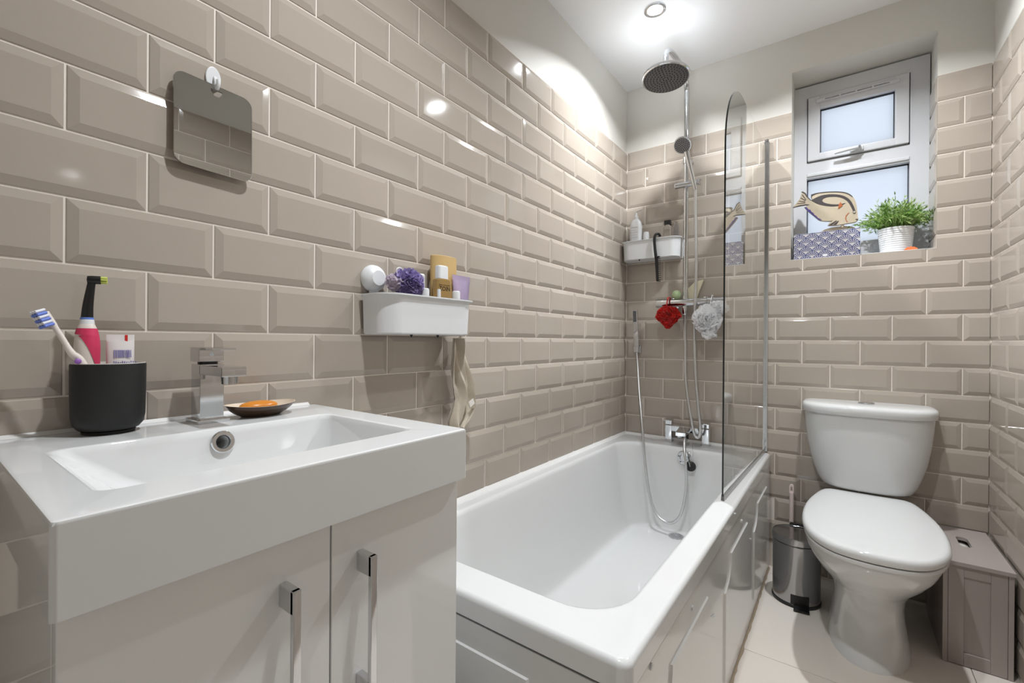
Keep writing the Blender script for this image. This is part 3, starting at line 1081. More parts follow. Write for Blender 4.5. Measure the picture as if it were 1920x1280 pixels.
kb = thing('suction_basket', 'white plastic suction basket full of toiletries on the wall above the bath end', 'basket', (.06, -1.545, 1.027))
fnL = lambda s_, d_, z: Vector((.014 + d_, -1.526 + s_, z + .003 * s_))
part('tray', B().loft(basket_rings(fnL, .316, .098, .098, 1.027, .010, .045, 0)), 'plastic', kb, ang=45)
for sy in (-1.650, -1.425):
    sc = part('suction_cup', B().lathe([(.033, -.002), (.034, .004), (.032, .012), (.027, .020), (.020, .025), (.0185, .0265), (.0, .0265)], (.009, sy, 1.166), 32, (1, 0, 0)), 'plastic', kb)
    part('cup_arm', B().box((.011, sy - .013, 1.095), (.019, sy + .013, 1.150), .003), 'plastic', sc)
for sy in (-1.60, -1.51):
    part('drip_hook', B().lathe([(.0, -.006), (.0025, -.004), (.0035, 0), (.0035, .002)], (.098, sy, 1.0255), 10), 'black', kb)

k2 = thing('suction_basket', 'white plastic suction basket in the corner beside the shower rail', 'basket', (.16, -.06, 1.42))
fnB = lambda s_, d_, z: Vector((.163 + s_, -.012 - d_, z))
part('tray', B().loft(basket_rings(fnB, .300, .098, .098, 1.435, .010, .045, 0)), 'plastic', k2, ang=45)
for sx in (.07, .29):
    part('suction_cup', B().lathe([(.030, -.002), (.031, .004), (.024, .012)], (sx, -.007, 1.50), 28, (0, -1, 0)), 'plastic', k2)
for sx in (.115, .20):
    part('drip_hook', B().lathe([(.0, -.006), (.0025, -.004), (.0035, 0), (.0035, .002)], (sx, -.100, 1.4335), 10), 'black', k2)


def ruffle_ball(c, r, n, wid, squash=None, seed=1, pts=60):
    """mesh sponge: many soft ruffled bands over a ball"""
    rnd = random.Random(seed)
    b = B()
    c = Vector(c)
    b.ellipsoid(c, [q_ * .70 for q_ in r], 18, 10, lambda d: 1 + .12 * noise.noise(d * 5))
    for k in range(n):
        ax = Vector((rnd.gauss(0, 1), rnd.gauss(0, 1), rnd.gauss(0, 1))).normalized()
        u = ax.orthogonal().normalized()
        v = ax.cross(u)
        a0 = rnd.random() * 6.3
        ln = 1.5 + rnd.random() * 1.8
        off = (rnd.random() - .5) * .9
        ph, f1, f2 = rnd.random() * 6, 17 + rnd.random() * 9, 8 + rnd.random() * 4
        hgt = .90 + .10 * rnd.random()
        rows = [[], [], []]
        for i in range(pts):
            t = i / (pts - 1)
            a = a0 + ln * t
            d = (u * math.cos(a) + v * math.sin(a) + ax * off).normalized()
            wob = math.sin(t * f1 + ph) * .16 + math.sin(t * f2 + ph * 2) * .10
            for m_, (s_, wk) in enumerate(((.62, .15), (.80, .65), (hgt + .06 * math.sin(t * f2 * 1.7 + ph), 1.0))):
                d1 = (d + ax * (wob * wid * wk)).normalized()
                f = squash(d1) if squash else 1
                rows[m_].append(c + Vector((d1.x * r[0], d1.y * r[1], d1.z * r[2])) * s_ * f)
        b.loft(rows, cap0=False, cap1=False, closed=False)
    return b


# contents of the wall basket
pp = P(765, 523, 0, .066)
pu = thing('bath_puff', 'purple mesh bath puff with a pale loop in the wall basket', 'bath puff', (pp.x, pp.y, 1.105))
part('mesh_body', ruffle_ball((pp.x, pp.y, 1.158), (.034, .046, .040), 40, 1.3, seed=4), 'mesh_purple', pu, ang=170)
part('pale_mesh', ruffle_ball((pp.x - .004, pp.y - .036, 1.157), (.025, .026, .024), 14, 1.3, seed=9), 'mesh_lilac', pu, ang=170, label='pale lilac outer mesh')
part('loop', B().tube(spline([(pp.x, pp.y - .03, 1.168), (pp.x + .01, pp.y - .045, 1.186), (pp.x + .005, pp.y - .028, 1.193), (pp.x, pp.y - .015, 1.182)], 20), .0014, 6), 'mesh_white', pu)
zb = 1.036
tn = P(832, 480, 0, .041)
tnc = thing('card_tub', 'tan cylindrical card tub standing tallest in the wall basket', 'tub', (tn.x, tn.y, zb))
OT = lambda k_, z: [Vector((tn.x + .0235 * k_ * math.cos(2 * PI * i / 44), tn.y + .047 * k_ * math.sin(2 * PI * i / 44), zb + z)) for i in range(44)]
part('tub', B().loft([OT(1, 0), OT(1, .212), OT(.965, .2135), OT(.955, .209)]), 'tan', tnc)
part('print_mark', B().box((tn.x + .0195, tn.y - .0275, 1.183), (tn.x + .0215, tn.y - .0255, 1.19)), 'black', tnc)
pf = P(828, 520, 0, .079)
pbt = thing('small_bottle', 'amber clear bottle with a white cap upside down in the wall basket', 'bottle', (pf.x, pf.y, zb))
part('glass', B().loft([rrect(pf.x - .012, pf.x + .012, pf.y - .026, pf.y + .026, .009, z, 5) for z in (zb, zb + .002, zb + .140)] +
                       [rrect(pf.x - .010, pf.x + .010, pf.y - .018, pf.y + .018, .008, zb + .1435, 5)]), 'perfume', pbt)
part('cap', B().loft([rrect(pf.x - .010, pf.x + .010, pf.y - .018, pf.y + .018, .006, zb + .1437, 5), rrect(pf.x - .010, pf.x + .010, pf.y - .018, pf.y + .018, .006, zb + .176, 5),
                      rrect(pf.x - .008, pf.x + .008, pf.y - .016, pf.y + .016, .006, zb + .179, 5)]), 'plastic', pbt)
part('lettering', B().text('ZOIN', .017, (pf.x + .0124, pf.y, zb + .116), (0, 1, 0), (0, 0, 1)).box((pf.x + .0122, pf.y - .022, zb + .126), (pf.x + .0127, pf.y + .022, zb + .1268)), 'black', pbt)
lt = P(865, 515, 0, .071)
lc = thing('lilac_tube', 'metallic lilac squeeze tube standing on its cap in the wall basket', 'tube', (lt.x, lt.y, zb))
rg = []
for z, th, wv in ((zb + .018, .010, .024), (zb + .06, .010, .026), (zb + .11, .008, .032), (zb + .147, .0025, .0365), (zb + .152, .0010, .037), (zb + .163, .0010, .037)):
    rg.append([Vector((lt.x + th * math.sin(2 * PI * i / 24), lt.y + wv * math.cos(2 * PI * i / 24), z)) for i in range(24)])
part('body', B().loft(rg), 'lilac', lc)
part('cap', B().lathe([(.0105, 0), (.011, .018)], (lt.x, lt.y, zb), 24), 'plastic', lc)
caps = [(797, 545, .088, .011, .112, 'white screw-cap pot beside the purple puff in the wall basket'), (823, 548, .100, .0048, .113, 'slim white rounded cap in front of the amber bottle'),
        (855, 552, .0925, .0115, .115, 'wide white cap in front of the lilac tube'), (786, 518, .044, .016, .155, 'round white pot behind the purple puff')]
for px, py, x, r, h, lb in caps:
    q_ = P(px, py, 0, x - .004)
    c = thing('toiletry_bottle', lb, 'bottle', (q_.x, q_.y, zb))
    part('bottle', B().lathe([(r * .9, 0), (r, .002), (r, h * .7), (r * .8, h * .72)], (q_.x, q_.y, zb), 24), 'ivory', c)
    part('cap', B().lathe([(r, h * .721), (r, h - .004), (r * .8, h - .0005), (0, h)], (q_.x, q_.y, zb), 24), 'plastic', c)

# flannel hanging under the wall basket
cl = []
rows_, cols_ = 34, 22
ctr = [(862, 634, 15), (861, 655, 17), (862, 680, 20), (866, 705, 19), (869, 725, 18), (871, 745, 19), (868, 765, 19), (862, 785, 17), (858, 800, 12)]
for j in range(rows_ + 1):
    t = j / rows_ * (len(ctr) - 1)
    i = min(int(t), len(ctr) - 2)
    u = t - i
    pxc = ctr[i][0] * (1 - u) + ctr[i + 1][0] * u
    pyc = ctr[i][1] * (1 - u) + ctr[i + 1][1] * u
    hw = ctr[i][2] * (1 - u) + ctr[i + 1][2] * u
    cpt = P(pxc, pyc, 0, .055)
    sc_ = hw * .00205
    row = []
    for k in range(cols_ + 1):
        s_ = k / cols_ * 2 - 1
        fold = .010 * math.sin(s_ * 5.2 + j * .10) + .005 * math.sin(s_ * 11 - j * .17)
        row.append(Vector((.055 + fold, cpt.y + s_ * sc_ + .004 * math.sin(j * .45 + s_ * 2), cpt.z + .006 * math.sin(s_ * 3 + j * .2) * (j / rows_) - .010 * abs(s_) * (j / rows_))))
    cl.append(row)
cb = B()
cb.loft(cl, cap0=False, cap1=False, closed=False)
cb.loft([[q_ + Vector((-.0025, 0, 0)) for q_ in r__] for r__ in cl], cap0=False, cap1=False, closed=False)
fc = thing('flannel', 'crumpled beige flannel hanging under the wall basket', 'cloth', (.055, cl[0][11].y, 1.02))
part('cloth', cb, 'linen', fc)
lbp = P(884, 755, 0, .070)
part('care_label', B().box((lbp.x, lbp.y - .011, lbp.z - .009), (lbp.x + .0015, lbp.y + .011, lbp.z + .009), .0005, rot=Matrix.Rotation(.45, 3, 'X')), 'cupin', fc)
part('hanging_loop', B().tube(spline([(.055, cl[0][11].y - .004, 1.018), (.060, cl[0][11].y, 1.030), (.055, cl[0][11].y + .004, 1.018)], 12), .0015, 6), 'linen', fc)

# contents of the corner basket
zb = 1.444
bx = .080
pm = thing('pump_bottle', 'white pump soap bottle in the corner basket', 'bottle', (bx, -.058, zb))
part('bottle', B().loft([rrect(bx - .032 + i_, bx + .032 - i_, -.058 - .020 + i_ * .6, -.058 + .020 - i_ * .6, .018, z, 6) for z, i_ in
                         ((zb, .001), (zb + .004, 0), (zb + .175, .001), (zb + .196, .006), (zb + .208, .015), (zb + .214, .021))]), 'plastic', pm)
pn = part('pump', B().lathe([(.011, .213), (.0115, .226), (.007, .230), (.0055, .246)], (bx, -.058, zb), 20), 'plastic', pm)
part('nozzle', B().tube(spline([(bx - .006, -.058, zb + .250), (bx + .010, -.060, zb + .254), (bx + .030, -.062, zb + .258)], 10), lambda t: .0058 - .0022 * t, 12), 'ivory', pn)
tl2 = B()
for i in range(5):
    tl2.box((bx - .020, -.0786, zb + .165 - i * .013), (bx + .018 - (i % 2) * .006, -.0779, zb + .1668 - i * .013))
part('small_print', tl2, 'hose', pm)
s2 = thing('white_tub', 'small round white pot beside the pump bottle', 'pot', (.135, -.055, zb))
part('pot', B().lathe([(.017, 0), (.018, .09), (.014, .100), (.016, .112), (.013, .138), (.0, .140)], (.133, -.055, zb), 24), 'plastic', s2)
bbx = P(1252, 430, 1, -.055).x
bk = thing('shampoo_bottle', 'clear beige bottle with a black square cap in the corner basket', 'bottle', (bbx, -.055, zb))
part('bottle', B().loft([rrect(bbx - .021 + i_, bbx + .021 - i_, -.055 - .013, -.055 + .013, .009, z, 5) for z, i_ in ((zb, .001), (zb + .003, 0), (zb + .145, 0), (zb + .152, .006), (zb + .158, .010))]), 'cleargl', bk)
part('cap', B().loft([rrect(bbx - .0155, bbx + .0155, -.055 - .012, -.055 + .012, .004, z, 4) for z in (zb + .1585, zb + .181)]), 'black', bk)
part('small_print',
     B().box((bbx - .013, -.0688, zb + .132), (bbx + .013, -.0682, zb + .1335)).box((bbx - .010, -.0688, zb + .126), (bbx + .011, -.0682, zb + .1272)).box(
         (bbx - .012, -.0688, zb + .120), (bbx + .009, -.0682, zb + .1212)), 'hdark', bk)
cbx = P(1270, 430, 1, -.055).x - .009
cbt = thing('clear_bottle', 'transparent bottle beside the black-capped one', 'bottle', (cbx, -.055, zb))
part('bottle', B().lathe([(.017, 0), (.018, .003), (.018, .13), (.016, .145), (.010, .156), (.0, .158)], (cbx, -.055, zb), 24), 'clear', cbt)
part('stopper', B().lathe([(.006, .156), (.0065, .168), (.0, .169)], (cbx, -.055, zb), 16), 'clear', cbt)

# comb hooked over the corner basket
cm = thing('comb', 'black comb with a hooked handle over the corner basket rim', 'comb', (.22, -.12, 1.535))
YC = -.122
cpath = [P(px, py, 1, YC) for px, py in ((1227, 448), (1228, 465), (1230, 482), (1233, 500), (1235, 524))]
top = [P(1238, 443, 1, -.098), P(1234, 438, 1, -.108), P(1229, 440, 1, -.118)]
part('handle', B().tube(spline(top + cpath[:3], 30), lambda t: .0062 + .0012 * t, 12), 'black', cm)
sp0, sp1 = P(1232, 480, 1, YC), P(1234, 526, 1, YC)
ax_ = (sp1 - sp0).normalized()
sdv = Vector((1, 0, 0))
part('spine', B().prism([sp0 - sdv * .0125, sp0 + sdv * .010, sp0 + sdv * .014 + ax_ * .004, sp0 + sdv * .004 + ax_ * .012, sp1 + sdv * .003, sp1 + sdv * .012 + ax_ * .001, sp1 + sdv * .012 + ax_ * .004,
                         sp1 - sdv * .006 + ax_ * .004, sp1 - sdv * .010], (0, .003, 0)), 'black', cm, smooth=False)
for i in range(11):
    o = sp0 + ax_ * (.014 + i * .0103)
    part('tooth', B().box((o.x - .002, YC + .0004, o.z - .0016), (o.x + .0155, YC + .0026, o.z + .0016)), 'black', cm)

# ------------------------------------------------------------------ shower on the back wall
rx, ry = .334, -.060
sw = thing('shower_set', 'chrome rigid-riser shower with round overhead rose, hand shower and bar valve', 'shower', (rx, 0, 1.2))
part('riser', B().tube([(rx, ry, 1.20), (rx, ry, 1.6), (rx, ry, 2.24)] + spline([(rx, ry, 2.24), (rx, ry - .012, 2.283), (rx, ry - .05, 2.312), (rx, ry - .13, 2.318), (rx, ry - .24, 2.308), (rx, -.365, 2.285), (rx, -.388, 2.252), (rx, -.392, 2.18)], 40)[1:], .0122, 18), 'chrome', sw)
hc_ = Vector((rx + .001, -.392, 2.156))
hn = Vector((.03, -.10, -1)).normalized()
rose = part('rose', B().lathe([(.0, -.028), (.014, -.028), (.016, -.016), (.055, -.012), (.094, -.009), (.099, -.004), (.099, .004), (.0955, .007), (.093, .0065), (.0, .0065)], hc_, 56, hn), 'chrome', sw)
part('spray_face', B().lathe([(.0928, .0066), (.0922, .0078), (.0, .0078)], hc_, 56, hn, cap0=False), 'hdark', rose, label='grey spray face')
nz_ = B()
qq = Vector((0, 0, 1)).rotation_difference(hn)
for rr, n in ((.011, 6), (.024, 12), (.037, 18), (.050, 24), (.063, 30), (.076, 36), (.087, 40)):
    for i in range(n):
        a = 2 * PI * (i + .5 * (n % 4)) / n
        nz_.lathe([(.0024, .0), (.0019, .0026)], hc_ + qq @ Vector((rr * math.cos(a), rr * math.sin(a), .0076)), 7, hn, cap0=False)
part('nozzles', nz_, 'nozzle', rose, kind='stuff')
# wall bracket
wbz = P(1300, 290, 1, -.03).z
part('wall_bracket', B().lathe([(.018, 0), (.018, .008), (.010, .012), (.010, .05)], (rx + .002, -.007, 1.905), 24, (0, -1, 0)), 'chrome', sw)
part('bracket_clamp', B().lathe([(.0165, -.015), (.0165, .015)], (rx, ry, 1.905), 24), 'chrome', sw)
# slider
sz_ = 1.782
sld = part('slider', B().lathe([(.0125, -.055), (.0135, -.052), (.0135, .050), (.0125, .053)], (rx + .006, ry - .018, sz_), 24, (1, 0, 0)), 'chrome', sw)
part('knob', B().lathe([(.0, 0), (.014, 0), (.015, .004), (.015, .012), (.0, .013)], (rx + .058, ry - .018, sz_), 24, (1, 0, 0)), 'chrome', sld)
# hand shower
hA, hB = P(1303, 350, 1, -.095), P(1287, 284, 1, -.135)
hs = part('handset', B().tube(spline([hA - (hB - hA) * .08, hA, hA.lerp(hB, .5), hB], 20), lambda t: .0095 + .003 * t, 16), 'chrome', sw)
hh = P(1279.5, 272, 1, -.150)
hn2 = Vector((-.05, -1, -.85)).normalized()
part('handset_head', B().lathe([(.0, -.020), (.022, -.018), (.038, -.008), (.0415, .0), (.0405, .004), (.037, .005), (.0, .005)], hh, 36, hn2), 'chrome', hs)
hf = B()
hf.lathe([(.0365, .0051), (.036, .0060), (.0, .0060)], hh, 36, hn2, cap0=False)
part('spray_face', hf, 'hdark', hs)
nn = B()
q2 = Vector((0, 0, 1)).rotation_difference(hn2)
for rr, n in ((.006, 5), (.013, 10), (.020, 15), (.027, 20), (.033, 24)):
    for i in range(n):
        a = 2 * PI * i / n
        nn.lathe([(.0014, 0), (.0012, .0016)], hh + q2 @ Vector((rr * math.cos(a), rr * math.sin(a), .0059)), 6, hn2, cap0=False)
part('nozzles', nn, 'plastic', hs, kind='stuff')
# bar valve
vz = 1.207
part('valve_body', B().lathe([(.021, -.150), (.022, -.147), (.022, -.095), (.0195, -.092), (.0195, .092), (.022, .095), (.022, .172), (.021, .175)], (rx + .012, -.068, vz), 30, (1, 0, 0)), 'chrome', sw)
for sx in (-.075, .075):
    part('wall_elbow', B().lathe([(.030, 0), (.030, .006), (.020, .012), (.015, .014), (.015, .052)], (rx + .008 + sx, -.007, vz), 28, (0, -1, 0)), 'chrome', sw)
    part('check_valve', B().lathe([(.007, 0), (.007, .014)], (rx + .008 + sx, -.068, vz - .034), 14), 'rubber', sw)
part('outlet', B().lathe([(.0095, -.060), (.014, -.050), (.0155, -.022), (.013, -.018)], (rx, -.068, vz), 20), 'chrome', sw)
part('riser_nut', B().lathe([(.015, .016), (.015, .034), (.0125, .036)], (rx, -.062, vz), 18), 'chrome', sw)
hp = [(hA - (hB - hA) * .08), P(1304, 400, 1, -.09), P(1305.5, 500, 1, -.092), P(1302, 610, 1, -.096), P(1304, 700, 1, -.112), P(1309, 760, 1, -.122), P(1313, 800, 1, -.128), P(1310, 819, 1, -.128),
      P(1303, 816, 1, -.128), P(1297, 790, 1, -.126), P(1290, 750, 1, -.112), P(1285, 700, 1, -.092), P(1285, 650, 1, -.072), Vector((rx, -.068, vz - .055))]
part('hose', B().tube(spline(hp, 420), .0072, 10, rib=.14), 'hose', sw, ang=80)

# bath filler
fx0_, fx1_, fy = .262, .436, -.062
RIM = .5155
ft = thing('bath_filler_tap', 'square chrome twin-lever bath filler on the bath rim', 'tap', (.35, fy, RIM))
for x in (fx0_, fx1_):
    part('pillar', B().box((x - .016, fy - .018, RIM), (x + .016, fy + .018, RIM + .085), .003).box((x - .019, fy - .021, RIM), (x + .019, fy + .021, RIM + .006), .002), 'chrome', ft)
    kn = part('lever_block', B().box((x - .0155, fy - .0175, RIM + .0875), (x + .0155, fy + .0175, RIM + .112), .002), 'chrome', ft)
    part('lever', B().box((x - .017, fy - .050, RIM + .110), (x + .017, fy + .018, RIM + .1155), .0015), 'chrome', kn)
part('bridge', B().box((fx0_ + .012, fy - .016, RIM + .055), (fx1_ - .012, fy + .016, RIM + .085), .004), 'chrome', ft)
part('spout', B().prism([(.316, fy - .014, RIM + .083), (.370, fy - .014, RIM + .083), (.366, fy - .095, RIM + .068), (.320, fy - .095, RIM + .068)], (0, 0, -.016)), 'chrome', ft, smooth=False)
part('aerator', B().lathe([(.013, -.012), (.014, 0)], (.334, fy - .078, RIM + .056), 20), 'chrome', ft)
dvp = part('diverter_knob', B().lathe([(.004, 0), (.004, .030), (.006, .031), (.006, .050), (.0, .051)], (.372, fy - .01, RIM + .083), 16), 'chrome', ft)
out = Vector((.357, fy - .050, RIM + .058))
part('hose_outlet', B().lathe([(.0115, -.022), (.0115, 0)], out, 18), 'black', ft)
# slim hand shower
sy_ = -.040
s0 = P(1194, 657, 1, sy_)
s1 = P(1190.5, 581, 1, sy_ - .02)
hsx = thing('slim_hand_shower', 'slim square chrome hand shower on a wall bracket in the corner with its hose', 'hand shower', (s0.x, 0, s0.z))
part('bracket', B().box((s0.x - .016, -.006, s0.z - .012), (s0.x + .016, -.030, s0.z + .030), .002).box((s0.x - .013, -.028, s0.z - .008), (s0.x + .013, -.055, s0.z + .022), .002), 'chrome', hsx)
dv_ = (s1 - s0)
up_ = dv_.normalized()
zr = Vector((0, 0, 1)).rotation_difference(up_).to_matrix()
L_ = dv_.length
stick = part('handset', B().box((s0.x - .0125, sy_ - .006, s0.z), (s0.x + .0125, sy_ + .008, s0.z + L_), .0015, rot=zr, piv=s0), 'chrome', hsx)
part('spray_face', B().box((s0.x - .0095, sy_ - .0075, s0.z + L_ - .062), (s0.x + .0085, sy_ - .0055, s0.z + L_ - .004), .0005, rot=zr, piv=s0), 'hdark', stick)
h2 = [s0 + Vector((0, 0, -.004)), P(1196, 690, 1, -.075), P(1199, 740, 1, -.125), P(1205, 810, 1, -.185), P(1210, 870, 1, -.215), P(1217, 920, 1, -.235), P(1227, 955, 1, -.255), P(1241, 974, 1, -.265),
      P(1258, 980, 1, -.268), P(1273, 970, 1, -.265), P(1282, 945, 1, -.255), P(1287, 905, 1, -.240), P(1285, 865, 1, -.225), P(1283, 838, 1, -.200), P(1284, 822, 1, -.16), out + Vector((0, -.004, -.030)), out + Vector((0, 0, -.012))]
part('hose', B().tube(spline(h2, 420), .0066, 10, rib=.12), 'hose', hsx, ang=80)

# things left on the bar valve
gz = vz + .0195
gp = P(1268, 553, 1, -.075)
solo('soap_ball', B().ellipsoid((gp.x, -.070, gz + .0215), (.0225, .020, .0215), 24, 14, lambda d: 1 + .03 * noise.noise(d * 4)), 'greensoap', 'pale green soap ball resting on the shower valve', 'soap', (gp.x, -.070, gz))
a_ = P(1293, 551, 1, -.030)
poly = [P(px, py, 1, -.028) for px, py in ((1291, 562), (1290, 541), (1303, 528), (1319, 524), (1311, 545), (1305, 562))]
solo('pumice_block', B().prism(poly, (0, .012, 0)), 'creamsoap', 'cream angular pumice block propped behind the shower riser', 'pumice', (poly[0].x, -.022, 1.20))
rp_ = P(1252.5, 598, 1, -.118)
heart = lambda d: (1.0 + .10 * abs(d.x)) if d.z > 0 else (1.0 - .35 * abs(d.x) * (-d.z) * 1.6)
rpf = thing('bath_puff', 'red mesh bath puff hanging from the shower valve', 'bath puff', (rp_.x, rp_.y, 1.06))
part('mesh_body', ruffle_ball((rp_.x, rp_.y, rp_.z + .006), (.056, .042, .058), 80, 1.2, heart, seed=21), 'mesh_red', rpf, ang=170)
part('loop', B().tube(spline([(rp_.x - .001, rp_.y, rp_.z + .03), (rp_.x - .008, -.112, 1.19), (rp_.x - .008, -.096, 1.228), (rp_.x - .008, -.066, 1.234), (rp_.x - .006, -.044, 1.215)], 26), .0034, 8), 'mesh_red', rpf)
wp_ = P(1326, 598, 1, -.125)
wpf = thing('bath_puff', 'white mesh bath puff hanging from the shower valve', 'bath puff', (wp_.x, wp_.y, 1.03))
wb_ = ruffle_ball((wp_.x, wp_.y, wp_.z), (.066, .052, .070), 44, 1.4, seed=33)
o1 = P(1346, 577, 1, -.118)
ob_ = ruffle_ball(o1, (.046, .034, .036), 22, 1.4, seed=35)
wb_.add(ob_.v, ob_.f)
o2 = P(1330, 625, 1, -.13)
ob_ = ruffle_ball(o2, (.036, .030, .030), 14, 1.4, seed=37)
wb_.add(ob_.v, ob_.f)
part('mesh_body', wb_, 'mesh_white', wpf, ang=170)
part('loop', B().tube(spline([(wp_.x + .01, wp_.y, wp_.z + .05), (wp_.x + .012, -.110, 1.205), (wp_.x + .012, -.090, 1.232), (wp_.x + .012, -.062, 1.234)], 20), .0022, 8), 'mesh_white', wpf)

# ------------------------------------------------------------------ glass bath screen
sg = thing('bath_screen', 'frameless clear glass bath screen with one rounded top corner', 'bath screen', (.675, 0, .52))
A, C_ = Vector((.676, -.024, 0)), Vector((.659, -.820, 0))
dS = (C_ - A)
LS = dS.length
dS.normalize()
nS = Vector((dS.y, -dS.x, 0)) * -1
zt_, zb_, rS = 1.886, .530, .25
ol = [(0, zb_), (LS, zb_), (LS, zt_ - rS)]
for k in range(1, 17):
    an = PI / 2 * k / 16
    ol.append((LS - rS + rS * math.cos(an), zt_ - rS + rS * math.sin(an)))
ol.append((0, zt_))
P3 = lambda a, z, n: A + dS * a + nS * n + Vector((0, 0, z))
T_ = .005
me_b = B().loft([[P3(a, z, -T_ / 2) for a, z in ol], [P3(a, z, T_ / 2) for a, z in ol]])
gl = part('glass_panel', me_b, 'glass', sg, smooth=False)
gl.data.materials.append(MT['edge_reflection'])  # dark reflection painted on every edge but the top
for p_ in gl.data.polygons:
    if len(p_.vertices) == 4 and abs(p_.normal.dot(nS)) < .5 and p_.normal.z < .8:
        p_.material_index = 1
part('wall_profile', B().box((.664, -.030, .522), (.688, -.0066, 1.922), .003), 'chrome', sg)
part('pivot_cap', B().lathe([(.009, 0), (.009, .010), (.006, .012)], (.676, -.022, 1.9225), 18), 'chrome', sg)
sealb = B()
sealb.loft([[P3(a, .5165, -.005), P3(a, .5165, .005), P3(a, .536, .0036), P3(a, .536, -.0036)] for a in (.0, LS * .5, LS)])
part('bottom_seal', sealb, 'clear', sg, smooth=False)

# ------------------------------------------------------------------ toilet
tc_ = 1.036


def egg(z, hw, yf, yb, yw, pf=2.0, pb=2.4, n=48):
    r = []
    for i in range(n):
        a = 2 * PI * i / n
        c, s_ = math.cos(a), math.sin(a)
        p_ = pf if s_ < 0 else pb
        x = hw * math.copysign(abs(c) ** (2 / p_), c)
        ln = (yw - yf) if s_ < 0 else (yb - yw)
        y = yw + ln * math.copysign(abs(s_) ** (2 / p_), s_)
        r.append(Vector((tc_ + x, y, z)))
    return r


to = thing('toilet', 'white close-coupled toilet with closed lid under the window', 'toilet', (tc_, -.35, 0))
part('pan', B().loft([egg(.0, .112, -.575, -.06, -.36, 2.2, 3), egg(.012, .111, -.573, -.06, -.36, 2.2, 3), egg(.05, .104, -.560, -.07, -.36, 2.2, 3), egg(.11, .096, -.545, -.08, -.36, 2.2, 3),
                      egg(.16, .094, -.543, -.08, -.37, 2.2, 3), egg(.20, .100, -.556, -.08, -.38, 2.2, 3), egg(.235, .118, -.590, -.07, -.39, 2.1, 3), egg(.275, .146, -.645, -.06, -.41, 2.1, 3),
                      egg(.315, .168, -.698, -.05, -.42, 2.05, 3), egg(.350, .179, -.730, -.04, -.43, 2.05, 3), egg(.378, .183, -.745, -.04, -.43, 2.05, 3), egg(.386, .182, -.744, -.04, -.43, 2.05, 3),
                      egg(.388, .178, -.740, -.045, -.43, 2.05, 3)]), 'ceramic', to, ang=60)
HALF = [(.0, -.131), (.06, -.1315), (.112, -.134), (.135, -.150), (.149, -.185), (.164, -.25), (.178, -.33), (.1855, -.42), (.1855, -.51), (.176, -.60), (.152, -.675), (.108, -.735), (.056, -.760), (.0, -.766)]
hs_ = spline([Vector((a, c, 0)) for a, c in HALF], 36)


def lidring(z, ins):
    pts = [(q_.x, q_.y) for q_ in hs_] + [(-q_.x, q_.y) for q_ in reversed(hs_[1:-1])]
    k1, k2 = 1 - ins / .186, 1 - ins / .318
    return [Vector((tc_ + a * k1, -.449 + (c + .449) * k2, z)) for a, c in pts]


part('seat', B().loft([lidring(.389, .010), lidring(.391, .0055), lidring(.401, .004), lidring(.4035, .006)]), 'ceramic', to, ang=60)
ld_ = part('lid', B().loft([lidring(.4055, .007), lidring(.4075, .003), lidring(.416, .0), lidring(.424, .001), lidring(.4300, .0045), lidring(.4335, .010), lidring(.4352, .020), lidring(.4362, .045), lidring(.4366, .10)]), 'ceramic', to, ang=60)
for sx in (-.075, .075):
    part('hinge', B().lathe([(.012, -.018), (.012, .018)], (tc_ + sx, -.125, .409), 16, (1, 0, 0)), 'chrome', to)


def dee(z, hw, d, yb=-.0075, p_=3.0, n=40):
    r = [Vector((tc_ - hw, yb, z))]
    for i in range(n + 1):
        a = PI * i / n
        c, s_ = -math.cos(a), math.sin(a)
        x = hw * math.copysign(abs(c) ** (2 / p_), c)
        r.append(Vector((tc_ + x, yb - .02 - (d - .02) * abs(s_) ** (2 / p_), z)))
    r.append(Vector((tc_ + hw, yb, z)))
    return r


cs = part('cistern', B().loft([dee(.437, .128, .128), dee(.440, .138, .140), dee(.448, .148, .150), dee(.470, .160, .158), dee(.51, .174, .166), dee(.56, .187, .172), dee(.62, .197, .176), dee(.68, .203, .179),
                               dee(.732, .206, .180)]), 'ceramic', to, ang=50)
cl_ = part('cistern_lid', B().loft([dee(.7325, .207, .182), dee(.735, .213, .188), dee(.745, .2155, .191), dee(.758, .2155, .191), dee(.766, .212, .188), dee(.771, .204, .180), dee(.7745, .185, .160), dee(.776, .12, .10)]), 'ceramic', to, ang=50)
bp_ = part('flush_button', B().lathe([(.027, 0), (.027, .004), (.025, .006), (.0225, .0055), (.022, .007), (.0, .008)], (tc_, -.095, .775), 36), 'chrome', to)
cut(bp_, B().box((tc_ - .0006, -.1165, .7805), (tc_ + .0006, -.0735, .790)))

# ------------------------------------------------------------------ pedal bin and brush
nx, ny = .817, -.240
bi = thing('pedal_bin', 'small polished steel pedal bin beside the toilet', 'bin', (nx, ny, 0))
part('base', B().lathe([(.083, .0005), (.084, .003), (.084, .012), (.082, .014)], (nx, ny, 0), 48), 'black', bi)
part('body', B().lathe([(.0815, .0135), (.0815, .228), (.080, .231)], (nx, ny, 0), 56), 'steel', bi)
part('rim_band', B().lathe([(.080, .231), (.080, .235)], (nx, ny, 0), 56), 'black', bi)
part('lid', B().lathe([(.0825, .2345), (.0845, .237), (.0845, .258), (.0825, .2615), (.0795, .2615), (.0785, .2600), (.04, .2612), (.0, .2616)], (nx, ny, 0), 56), 'steel', bi)
pdl = Vector((nx + .020, ny - .081, 0))
pd = part('pedal', B().prism([(pdl.x - .024, pdl.y + .012, .010), (pdl.x + .026, pdl.y + .014, .010), (pdl.x + .030, pdl.y - .026, .004), (pdl.x - .020, pdl.y - .030, .004)], (0, 0, .006)), 'black', bi, smooth=False)
